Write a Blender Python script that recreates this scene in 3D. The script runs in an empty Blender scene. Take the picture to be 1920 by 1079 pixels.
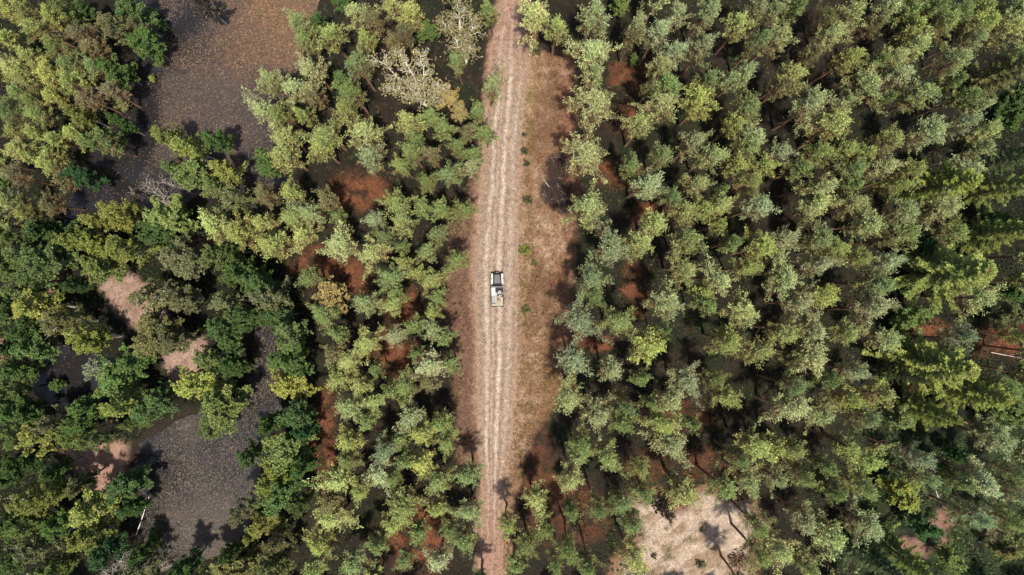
import bpy, math, random
import numpy as np
from mathutils import Vector

# ------------------------------------------------------------------ camera, sky, sun, exposure
H = 90.0                      # height of the drone above the forest track
PXM = 1920.0 / 130.0          # photo pixels per metre on the ground
scene = bpy.context.scene
COL = scene.collection
cam_d = bpy.data.cameras.new("camera"); cam = bpy.data.objects.new("camera", cam_d); COL.objects.link(cam)
cam.location = (0, 0, H); cam.rotation_euler = (0, 0, 0)
cam_d.sensor_width = 36.0; cam_d.lens = 36.0 * H / 130.0; cam_d.clip_start = 0.5; cam_d.clip_end = 3000
scene.camera = cam

SUN_EL = math.radians(73); SDX, SDY = 0.25, -0.97      # where the sun stands (south, a little west)
_n = math.hypot(SDX, SDY); SDX /= _n; SDY /= _n
sun_vec = Vector((SDX*math.cos(SUN_EL), SDY*math.cos(SUN_EL), math.sin(SUN_EL)))
world = bpy.data.worlds.new("World"); scene.world = world; world.use_nodes = True
wn = world.node_tree.nodes; wl = world.node_tree.links
sky = wn.new("ShaderNodeTexSky"); sky.sky_type = 'NISHITA'; sky.sun_disc = False
sky.sun_elevation = SUN_EL; sky.sun_rotation = math.atan2(SDX, SDY)
sky.air_density = 1.0; sky.dust_density = 2.0; sky.ozone_density = 1.0
wl.new(sky.outputs[0], wn["Background"].inputs[0]); wn["Background"].inputs[1].default_value = 0.12
sd = bpy.data.lights.new("sun", 'SUN'); sd.energy = 4.6; sd.angle = math.radians(2.0); sd.color = (1.0, 0.92, 0.79)
sun = bpy.data.objects.new("sun", sd); COL.objects.link(sun); sun.location = (-60, -90, 120)
sun.rotation_euler = sun_vec.to_track_quat('Z', 'Y').to_euler()
scene.view_settings.view_transform = 'Standard'; scene.view_settings.look = 'None'
scene.view_settings.exposure = 0.80; scene.view_settings.gamma = 1.0
scene.cycles.max_bounces = 5; scene.cycles.diffuse_bounces = 3; scene.cycles.glossy_bounces = 2
scene.cycles.transmission_bounces = 3; scene.cycles.caustics_reflective = False; scene.cycles.caustics_refractive = False

rng = np.random.default_rng(7)
random.seed(7)

def P2(px, py, z=0.0):
    """photo pixel -> metres on the plane at height z"""
    s = (H - z) / H / PXM
    return ((px - 960.0) * s, (539.5 - py) * s)

# ------------------------------------------------------------------ noise (numpy)
_perm = rng.permutation(512)
def vnoise(x, y, seed=0):
    xi = np.floor(x).astype(int); yi = np.floor(y).astype(int)
    xf = x - xi; yf = y - yi
    u = xf*xf*(3-2*xf); v = yf*yf*(3-2*yf)
    def h(a, b):
        n = (_perm[(a + seed*37) & 511] + b*57) & 511
        return _perm[n] / 511.0
    return (h(xi,yi)*(1-u)+h(xi+1,yi)*u)*(1-v)+(h(xi,yi+1)*(1-u)+h(xi+1,yi+1)*u)*v
def fbm(x, y, sc, oct=4, seed=0):
    s = 0; a = 1; t = 0
    for o in range(oct):
        s = s + a*vnoise(x/sc + 31.7*o, y/sc + 17.3*o, seed+o); t += a; a *= .55; sc *= .5
    return s / t
def sstep(a, b, x):
    t = np.clip((x-a)/(b-a), 0, 1); return t*t*(3-2*t)
def poly_sd(pts, x, y):
    """signed distance in photo px (negative inside)"""
    p = np.array(pts, float); d = np.full(x.shape, 1e9); ins = np.zeros(x.shape, bool)
    for i in range(len(p)):
        a = p[i]; b = p[(i+1) % len(p)]
        e = b - a; wx = x-a[0]; wy = y-a[1]
        t = np.clip((wx*e[0]+wy*e[1])/(e@e), 0, 1)
        d = np.minimum(d, np.hypot(wx-e[0]*t, wy-e[1]*t))
        c = ((a[1] <= y) & (b[1] > y)) | ((b[1] <= y) & (a[1] > y))
        xx = a[0] + (y-a[1])/(b[1]-a[1]+1e-9)*e[0]
        ins ^= c & (x < xx)
    return np.where(ins, -d, d)

# ------------------------------------------------------------------ materials
def new_mat(name):
    m = bpy.data.materials.new(name); m.use_nodes = True
    nt = m.node_tree; nt.nodes.clear()
    out = nt.nodes.new("ShaderNodeOutputMaterial")
    return m, nt, out
def N(nt, t, **kw):
    n = nt.nodes.new(t)
    for k, v in kw.items(): setattr(n, k, v)
    return n
def plain(name, col, rough=.6, metal=0.0, spec=.5, noise=0.0, nscale=5.0, coat=0.0):
    m, nt, out = new_mat(name)
    b = N(nt, "ShaderNodeBsdfPrincipled"); b.inputs['Roughness'].default_value = rough
    b.inputs['Metallic'].default_value = metal; b.inputs['Specular IOR Level'].default_value = spec
    b.inputs['Coat Weight'].default_value = coat
    b.inputs['Base Color'].default_value = (*col, 1)
    if noise:
        tc = N(nt, "ShaderNodeTexCoord"); nz = N(nt, "ShaderNodeTexNoise"); nz.inputs['Scale'].default_value = nscale
        nz.inputs['Detail'].default_value = 5
        r = N(nt, "ShaderNodeMapRange"); r.inputs[3].default_value = 1-noise; r.inputs[4].default_value = 1+noise
        r.inputs[1].default_value = .3; r.inputs[2].default_value = .7
        mx = N(nt, "ShaderNodeMix", data_type='RGBA', blend_type='MULTIPLY'); mx.inputs[0].default_value = 1
        mx.inputs[6].default_value = (*col, 1)
        nt.links.new(tc.outputs['Object'], nz.inputs['Vector']); nt.links.new(nz.outputs[0], r.inputs[0])
        nt.links.new(r.outputs[0], mx.inputs[7]); nt.links.new(mx.outputs[2], b.inputs['Base Color'])
    nt.links.new(b.outputs[0], out.inputs[0])
    return m

def foliage_mat(name, use_attr=False, trans=.32, hue=.03, vmin=.55, vmax=1.5, fixed=None, tipcol=None):
    """leaf colour = the tree's own colour (object colour) varied leaf by leaf and clump by clump"""
    m, nt, out = new_mat(name); L = nt.links.new
    if use_attr:
        src = N(nt, "ShaderNodeAttribute"); src.attribute_name = "Col"; c = src.outputs['Color']
    elif fixed:
        src = N(nt, "ShaderNodeRGB"); src.outputs[0].default_value = (*fixed, 1); c = src.outputs[0]
    else:
        src = N(nt, "ShaderNodeObjectInfo"); c = src.outputs['Color']
    geo = N(nt, "ShaderNodeNewGeometry")
    mr = N(nt, "ShaderNodeMapRange"); mr.inputs[3].default_value = vmin; mr.inputs[4].default_value = vmax
    L(geo.outputs['Random Per Island'], mr.inputs[0])
    tc = N(nt, "ShaderNodeTexCoord"); nz = N(nt, "ShaderNodeTexNoise"); nz.inputs['Scale'].default_value = .9
    nz.inputs['Detail'].default_value = 2
    L(tc.outputs['Object'], nz.inputs['Vector'])
    hr = N(nt, "ShaderNodeMapRange"); hr.inputs[1].default_value = .3; hr.inputs[2].default_value = .7
    hr.inputs[3].default_value = .5-hue; hr.inputs[4].default_value = .5+hue
    L(nz.outputs[0], hr.inputs[0])
    hs = N(nt, "ShaderNodeHueSaturation"); L(hr.outputs[0], hs.inputs['Hue']); L(mr.outputs[0], hs.inputs['Value'])
    L(c, hs.inputs['Color']); cc = hs.outputs[0]
    n2_ = N(nt, "ShaderNodeTexNoise"); n2_.inputs['Scale'].default_value = 3.2; n2_.inputs['Detail'].default_value = 1
    L(tc.outputs['Object'], n2_.inputs['Vector']); r2 = N(nt, "ShaderNodeMapRange"); r2.inputs[1].default_value = .35; r2.inputs[2].default_value = .65
    r2.inputs[3].default_value = .72; r2.inputs[4].default_value = 1.32; L(n2_.outputs[0], r2.inputs[0])
    m2 = N(nt, "ShaderNodeMix", data_type='RGBA', blend_type='MULTIPLY'); m2.inputs[0].default_value = 1; L(cc, m2.inputs[6]); L(r2.outputs[0], m2.inputs[7]); cc = m2.outputs[2]
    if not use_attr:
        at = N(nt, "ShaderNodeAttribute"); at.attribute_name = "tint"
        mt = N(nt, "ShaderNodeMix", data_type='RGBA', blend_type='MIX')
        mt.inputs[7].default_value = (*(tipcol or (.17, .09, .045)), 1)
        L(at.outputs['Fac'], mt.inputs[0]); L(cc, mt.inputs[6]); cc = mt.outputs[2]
    d = N(nt, "ShaderNodeBsdfPrincipled"); d.inputs['Roughness'].default_value = .62; d.inputs['Specular IOR Level'].default_value = .3
    L(cc, d.inputs['Base Color'])
    t = N(nt, "ShaderNodeBsdfTranslucent"); L(cc, t.inputs['Color'])
    ms = N(nt, "ShaderNodeMixShader"); ms.inputs[0].default_value = trans
    L(d.outputs[0], ms.inputs[1]); L(t.outputs[0], ms.inputs[2]); L(ms.outputs[0], out.inputs[0])
    return m

M = {}
M['needle'] = foliage_mat("pine_needles", trans=.38, hue=.018)
M['leaf'] = foliage_mat("leaves", trans=.4, hue=.03, vmin=.5, vmax=1.6)
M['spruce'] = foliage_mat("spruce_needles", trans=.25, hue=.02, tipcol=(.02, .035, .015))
M['low'] = foliage_mat("low_plants", use_attr=True, trans=.3, hue=.02)
M['smallneedle'] = foliage_mat('small_pine_needles', use_attr=True, trans=.38, hue=.018)
M['pinebark'] = plain("pine_bark", (.20, .105, .065), .9, noise=.4, nscale=3)
M['birchbark'] = plain("birch_bark", (.62, .58, .50), .8, noise=.3, nscale=6)
M['bark'] = plain("grey_bark", (.19, .155, .12), .9, noise=.35, nscale=4)
M['deadwood'] = plain("dead_wood", (.34, .30, .26), .85, noise=.25, nscale=5)
M['stick'] = plain('weathered_sticks', (.19, .15, .13), .9, noise=.3)
M['darktwig'] = plain("dark_twigs", (.036, .022, .020), .9, noise=.4, nscale=5)

# ------------------------------------------------------------------ mesh building
RAW = {}
class MB:
    def __init__(s): s.v = []; s.f = []; s.m = []; s.t = []; s.c = []; s.n = 0
    def add(s, V, F, mi=0, tint=0.0, col=None):
        V = np.asarray(V, float).reshape(-1, 3); F = np.asarray(F, int)
        s.v.append(V); s.f.append(F + s.n); s.m.append(np.full(len(F), mi))
        s.t.append(np.broadcast_to(np.asarray(tint, float), (len(V),)))
        s.c.append(np.broadcast_to(np.array([1, 1, 1.]) if col is None else np.asarray(col, float), (len(V), 3)))
        s.n += len(V)
    def blades(s, C, D, ln, w, k=1, spread=.8, mi=0, tint=0.0, col=None, up=0.0):
        """k diamond shaped leaves at every centre C, fanned round direction D"""
        C = np.repeat(C, k, 0); D = np.repeat(D, k, 0); n = len(C)
        if n == 0: return
        if np.ndim(tint): tint = np.repeat(np.repeat(tint, k), 4)
        if col is not None and np.ndim(col) == 2: col = np.repeat(np.repeat(col, k, 0), 4, 0)
        R = rng.normal(size=(n, 3)); d = D + spread*R; d[:, 2] += up
        d /= np.linalg.norm(d, axis=1, keepdims=True) + 1e-9
        l = ln*rng.uniform(.65, 1.25, (n, 1)); s_ = np.cross(d, rng.normal(size=(n, 3)))
        s_ /= np.linalg.norm(s_, axis=1, keepdims=True) + 1e-9; s_ *= w*rng.uniform(.7, 1.2, (n, 1))/2
        V = np.stack([C, C+d*l*.55+s_, C+d*l, C+d*l*.55-s_], 1).reshape(-1, 3)
        s.add(V, np.arange(n*4).reshape(n, 4), mi, tint, col)
    def tube(s, pts, rad, k=5, mi=0, cap=True, tint=0.0):
        pts = [Vector(p) for p in pts]; rings = []
        for i, p in enumerate(pts):
            a = pts[max(i-1, 0)]; b = pts[min(i+1, len(pts)-1)]; t = (b-a).normalized() if (b-a).length > 1e-6 else Vector((0, 0, 1))
            u = t.orthogonal().normalized(); v = t.cross(u)
            rings.append([p + (u*math.cos(2*math.pi*j/k) + v*math.sin(2*math.pi*j/k))*rad[i] for j in range(k)])
        # keep ring phase steady
        V = [tuple(q) for r in rings for q in r]; F = []
        for i in range(len(pts)-1):
            for j in range(k): F.append((i*k+j, i*k+(j+1) % k, (i+1)*k+(j+1) % k, (i+1)*k+j))
        s.add(V, F, mi, tint)
    def build(s, name, mats, attr=True, smooth=False):
        me = bpy.data.meshes.new(name)
        V = np.concatenate(s.v); me.vertices.add(len(V)); me.vertices.foreach_set("co", V.ravel())
        nl = sum(f.size for f in s.f); tot = np.concatenate([np.full(len(f), f.shape[1]) for f in s.f])
        st = np.concatenate([[0], np.cumsum(tot)[:-1]])
        me.loops.add(nl); me.loops.foreach_set("vertex_index", np.concatenate([f.ravel() for f in s.f]))
        me.polygons.add(len(tot)); me.polygons.foreach_set("loop_start", st); me.polygons.foreach_set("loop_total", tot)
        me.polygons.foreach_set("material_index", np.concatenate(s.m))
        if smooth: me.polygons.foreach_set("use_smooth", np.ones(len(tot), bool))
        if attr == 'col':
            a = me.attributes.new("Col", 'FLOAT_COLOR', 'POINT'); C = np.concatenate(s.c)
            a.data.foreach_set("color", np.concatenate([C, np.ones((len(C), 1))], 1).ravel())
        elif attr:
            a = me.attributes.new("tint", 'FLOAT', 'POINT'); a.data.foreach_set("value", np.concatenate(s.t))
        me.update(calc_edges=True)
        if attr is not False and attr != 'col': RAW[me.name] = (V, s.f, np.concatenate(s.t))
        elif attr is False: RAW[me.name] = (V, s.f, None)
        for m in (mats if isinstance(mats, (list, tuple)) else [mats]): me.materials.append(m)
        return me

def obj(name, data, parent=None, label=None, cat=None, group=None, kind=None, loc=None):
    o = bpy.data.objects.new(name, data); COL.objects.link(o)
    if parent: o.parent = parent
    if loc is not None: o.location = loc
    if label: o['label'] = label
    if cat: o['category'] = cat
    if group: o['group'] = group
    if kind: o['kind'] = kind
    return o

def unit(v): return v/(np.linalg.norm(v)+1e-9)

# ------------------------------------------------------------------ tree kinds
def make_pine(seed, k=40, bl=.20, bw=.062):
    """Scots pine, 13 m tall, crown radius about 1.8 m: bare trunk, limbs, tufted irregular crown"""
    global rng; keep = rng; rng = np.random.default_rng(seed)
    tr = MB(); cr = MB(); h = 13.0; base = 6.3
    bend = rng.normal(size=2)*.16; ph = rng.uniform(0, 6)
    def axis(z): q = z/h; return np.array([bend[0]*math.sin(q*3+ph), bend[1]*math.sin(q*2.4+ph), z]) - np.array([bend[0]*math.sin(ph), bend[1]*math.sin(ph), 0])
    zs = np.linspace(0, h*.97, 11)
    tr.tube([axis(z) for z in zs], [.17*(1-.86*z/h)+.02 for z in zs], 7)
    for z in np.arange(3.2, base, .55):                     # dead stubs below the crown
        a = rng.uniform(0, 2*math.pi); L = rng.uniform(.25, 1.0)
        p = axis(z); q = p+np.array([math.cos(a)*L, math.sin(a)*L, rng.uniform(-.1, .2)])
        tr.tube([p, (p+q)/2+[0, 0, .05], q], [.03, .02, .008], 3)
    nb = 58; lob = rng.uniform(0, 2*math.pi, 3); amp = rng.uniform(.14, .3, 3)
    tufts = []; tdir = []; ttint = []
    for i in range(nb):
        u = (i+rng.uniform(0, 1))/nb                         # 0 base of crown .. 1 top
        z = base + (h*.955-base)*u**.85
        a = i*2.399 + rng.normal()*.35
        env = 2.1*((.45+.55*u/.3) if u < .3 else ((1.04-u)/.74)**.72)
        env *= 1+amp[0]*math.cos(2*a+lob[0])+amp[1]*math.cos(3*a+lob[1])+.7*amp[2]*math.cos(5*a+lob[2])
        L = max(.3, env*rng.uniform(.52, 1.30)); el = .15+.75*u+rng.normal()*.12
        p0 = axis(z); d = np.array([math.cos(a)*math.cos(el), math.sin(a)*math.cos(el), math.sin(el)])
        pts = [p0]
        for k in range(1, 5):
            dd = d.copy(); dd[2] += .16*k; pts.append(pts[-1]+unit(dd)*L/4)
        tr.tube(pts, [.05*(1-.6*u), .035, .025, .016, .008], 4)
        nt_ = int(6+L*6.2)
        for j in range(nt_):
            t = rng.uniform(.32, 1.0)**.8; k = min(3, int(t*4)); f = t*4-k
            b = pts[k]*(1-f)+pts[k+1]*f
            side = rng.normal(size=3); side[2] = abs(side[2])*.75; side = unit(side)
            off = side*rng.uniform(.06, .46)*(1.08-.5*t)
            q = b+off
            tr.tube([b, q], [.012, .005], 3) if j % 3 == 0 else None
            tufts.append(q); tdir.append(unit(d*.8+side*.5+np.array([0, 0, .6+.5*u])))
            inner = max(0, 1-u*1.5)*(1-t)
            ttint.append(np.clip(inner*1.0+.35*max(0, .45-u)+rng.normal()*.10, 0, .8) if u < .6 else 0)
        tufts.append(pts[-1]); tdir.append(unit(d+np.array([0, 0, .8]))); ttint.append(0)
    for k in range(7):
        tufts.append(axis(h*.97)+rng.normal(size=3)*[.16, .16, .22]); tdir.append(np.array([0, 0, 1.])); ttint.append(0)
    A = np.repeat(np.array(tufts), k, 0); Dd = np.array(tdir)+rng.normal(size=(len(tufts), 3))*.28; Dd /= np.linalg.norm(Dd, axis=1, keepdims=True)
    ln_ = np.repeat(rng.uniform(.26, .62, (len(tufts), 1)), k, 0); Dd = np.repeat(Dd, k, 0)
    A = A + Dd*ln_*(rng.uniform(0, 1, (len(A), 1))**.8) - Dd*.12
    cr.blades(A, Dd, bl, bw, 1, .62, tint=np.repeat(np.array(ttint), k))
    # dry twigs seen between the lower tufts
    low = [(t, d) for t, d, ti in zip(tufts, tdir, ttint) if ti > .15]
    if low: cr.blades(np.array([q[0] for q in low]), np.array([q[1] for q in low])*[1, 1, .2], .34, .03, 6, .9, tint=.9)
    rng = keep
    return tr.build("trunk", M['pinebark'], False, True), cr.build("crown", M['needle'])

def make_broad(seed, h=12.0, R=2.4, base=.28, bark='bark', dens=1.0, leaf=.20, stems=1, limbs=34, k=17, spire=.0, limbw=1.0):
    """broadleaf tree: stem(s), limbs that fork, leaves in separate sprays"""
    global rng; keep = rng; rng = np.random.default_rng(seed)
    tr = MB(); cr = MB(); C = []; D = []
    lob = rng.uniform(0, 6.28, 4)
    for s_ in range(stems):
        sa = rng.uniform(0, 6.28) + s_*6.28/stems; sl = 0 if stems == 1 else rng.uniform(.25, .42)*R
        def axis(z, sa=sa, sl=sl):
            q = z/h; return np.array([math.cos(sa)*sl*q*1.6+.12*math.sin(q*7+lob[0]), math.sin(sa)*sl*q*1.6+.12*math.sin(q*6+lob[1]), z])
        ht = h*rng.uniform(.86, .97) if stems > 1 else h*.96
        zs = np.linspace(0, ht, 10)
        tr.tube([axis(z) for z in zs], [limbw*(.15*(1-.85*z/ht)+.018) for z in zs], 6)
        n = max(8, int(limbs/stems**.6))
        for i in range(n):
            u = (i+rng.uniform(0, 1))/n; z = h*base + (ht-h*base)*u
            a = i*2.399+rng.normal()*.4
            prof = math.sin(min(1, (u*.86+.14))*math.pi)**.7 if spire == 0 else (1-u)**.8*.95+.12
            env = R*(.30+.75*prof)*(1+.22*math.cos(2*a+lob[2])+.16*math.cos(3*a+lob[3]))
            L = env*rng.uniform(.6, 1.12)*(.75 if stems > 1 else 1); el = .45+.5*u+rng.normal()*.15
            d = np.array([math.cos(a)*math.cos(el), math.sin(a)*math.cos(el), math.sin(el)])
            pts = [axis(z)]
            for kk in range(4):
                dd = d+rng.normal(size=3)*.16; dd[2] -= .05*kk; pts.append(pts[-1]+unit(dd)*L/4*1.1)
            tr.tube(pts, [limbw*.045*(1-.5*u), limbw*.03, limbw*.02, .012, .006], 4)
            for j in range(int((4+L*3.0))):
                t = rng.uniform(.25, 1.0); kk = min(3, int(t*4)); f = t*4-kk; b = pts[kk]*(1-f)+pts[kk+1]*f
                sd_ = rng.normal(size=3); sd_[2] = sd_[2]*.5+.25; q = b+unit(sd_)*rng.uniform(.2, .75)*(1.15-.4*t)
                if j % 2 == 0: tr.tube([b, (b+q)/2+rng.normal(size=3)*.04, q], [.016, .011, .005], 3)
                m_ = max(2, int(5*dens))
                for w in range(m_):
                    f2 = rng.uniform(.35, 1.1); C.append(b*(1-f2)+q*f2+rng.normal(size=3)*.13); D.append(unit((q-b)+rng.normal(size=3)*.2+np.array([0, 0, .3])))
        C.append(axis(ht)); D.append(np.array([0, 0, 1.]))
    C = np.array(C); D = np.array(D)
    cr.blades(C, D, leaf, leaf*.62, k, 1.0, tint=0.0)
    rng = keep
    return tr.build("trunk", M[bark], False, True), cr.build("crown", M['leaf'])

def make_spruce(seed):
    """spruce, 16 m, radius 2.8 m: whorls of drooping boughs, each a frond of side twigs"""
    global rng; keep = rng; rng = np.random.default_rng(seed)
    tr = MB(); cr = MB(); h = 16.0
    tr.tube([(0, 0, z) for z in np.linspace(0, h*.98, 9)], [.2*(1-z/h)+.015 for z in np.linspace(0, h*.98, 9)], 7)
    C = []; D = []; T = []; z = 3.0; w = 0
    while z < h-.3:
        u = (z-3)/(h-3); L0 = 2.85*(1-u)**.8+.18; nb = 6 if u < .8 else 5
        for i in range(nb):
            a = 2*math.pi*(i+rng.uniform(-.25, .25))/nb+w*1.1; L = L0*rng.uniform(.75, 1.25)
            e0 = -.18+.75*u; pts = [np.array([0, 0, z+rng.uniform(-.15, .15)])]
            for k in range(6):
                e = e0 - .16 + .09*k
                pts.append(pts[-1]+np.array([math.cos(a)*math.cos(e), math.sin(a)*math.cos(e), math.sin(e)])*L/6)
            tr.tube(pts[:5], [.035, .028, .02, .014, .008], 3)
            perp = np.array([-math.sin(a), math.cos(a), 0])
            for t in np.arange(.16, 1.01, .14/max(.6, L)):
                k = min(5, int(t*6)); f = t*6-k; b = pts[k]*(1-f)+pts[k+1]*f; ax = unit(pts[k+1]-pts[k])
                tw = (.28*math.sin(min(1, t*1.25+.12)*math.pi)**.8+.13)*min(1, L/2+.25)
                for sg in (-1, 1):
                    dt = unit(ax*.85+perp*sg*.8); m_ = max(2, int(tw/.13))
                    for q in range(m_):
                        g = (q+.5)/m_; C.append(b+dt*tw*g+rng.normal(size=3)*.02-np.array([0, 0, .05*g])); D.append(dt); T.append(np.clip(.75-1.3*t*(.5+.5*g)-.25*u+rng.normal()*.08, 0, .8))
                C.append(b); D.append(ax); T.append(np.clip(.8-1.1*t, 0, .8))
        z += 1.35-.75*u; w += 1
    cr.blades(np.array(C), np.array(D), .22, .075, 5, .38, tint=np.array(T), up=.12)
    rng = keep
    return tr.build("trunk", M['pinebark'], False, True), cr.build("crown", M['spruce'])

def make_shrub(seed, n=130, R=1.0, hh=1.1, leaf=.12, k=14):
    global rng; keep = rng; rng = np.random.default_rng(seed)
    st = MB(); cr = MB(); C = []; D = []
    for i in range(16):
        a = rng.uniform(0, 6.28); r = R*rng.uniform(.3, .9); t = np.array([math.cos(a)*r, math.sin(a)*r, hh*rng.uniform(.5, 1.05)])
        st.tube([(0, 0, 0), t*[.4, .4, .6], t], [.03, .02, .006], 3)
        for j in range(n//16): C.append(t*rng.uniform(.4, 1.05)+rng.normal(size=3)*.16*R); D.append(unit(t+rng.normal(size=3)*.3))
    cr.blades(np.array(C), np.array(D), leaf, leaf*.6, k, .9)
    rng = keep
    return st.build("stems", M['darktwig'], False), cr.build("foliage", M['leaf'])

def branch_rec(mb, p, d, L, r, depth, sp=.55, grav=0.0, rg=None):
    n = 4; pts = [p]; dd = d.copy()
    for k in range(n):
        dd = unit(dd+rg.normal(size=3)*.13+np.array([0, 0, grav])); pts.append(pts[-1]+dd*L/n)
    mb.tube(pts, [r*(1-.55*k/n) for k in range(n+1)], 5 if depth > 1 else 3)
    out = [(pts[-1], dd)]
    if depth > 0:
        for i in range(rg.integers(3, 6)):
            t = rg.uniform(.3, 1); k = min(n-1, int(t*n)); b = pts[k]+(pts[k+1]-pts[k])*(t*n-k)
            nd = unit(dd+unit(rg.normal(size=3))*sp*1.4)
            out += branch_rec(mb, b, nd, L*rg.uniform(.4, .68), r*.5, depth-1, sp, grav, rg)
    return out

PINES = [make_pine(100+i) for i in range(10)]
SMALLP = [make_pine(150+i, 11, .27, .10) for i in range(4)]
BROAD = [make_broad(200, 12, 2.4), make_broad(201, 12, 2.4, stems=2), make_broad(202, 12, 2.3, bark='birchbark', spire=1, leaf=.18),
         make_broad(203, 12, 2.5, stems=3, leaf=.19), make_broad(204, 12, 2.4, bark='birchbark', leaf=.18, dens=.95), make_broad(205, 12, 2.4, leaf=.22, dens=1.15),
         make_broad(206, 12, 2.4, leaf=.19, stems=2, bark='birchbark')]
SPRUCE = [make_spruce(300+i) for i in range(4)]
SHRUB = [make_shrub(400+i) for i in range(3)]

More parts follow.
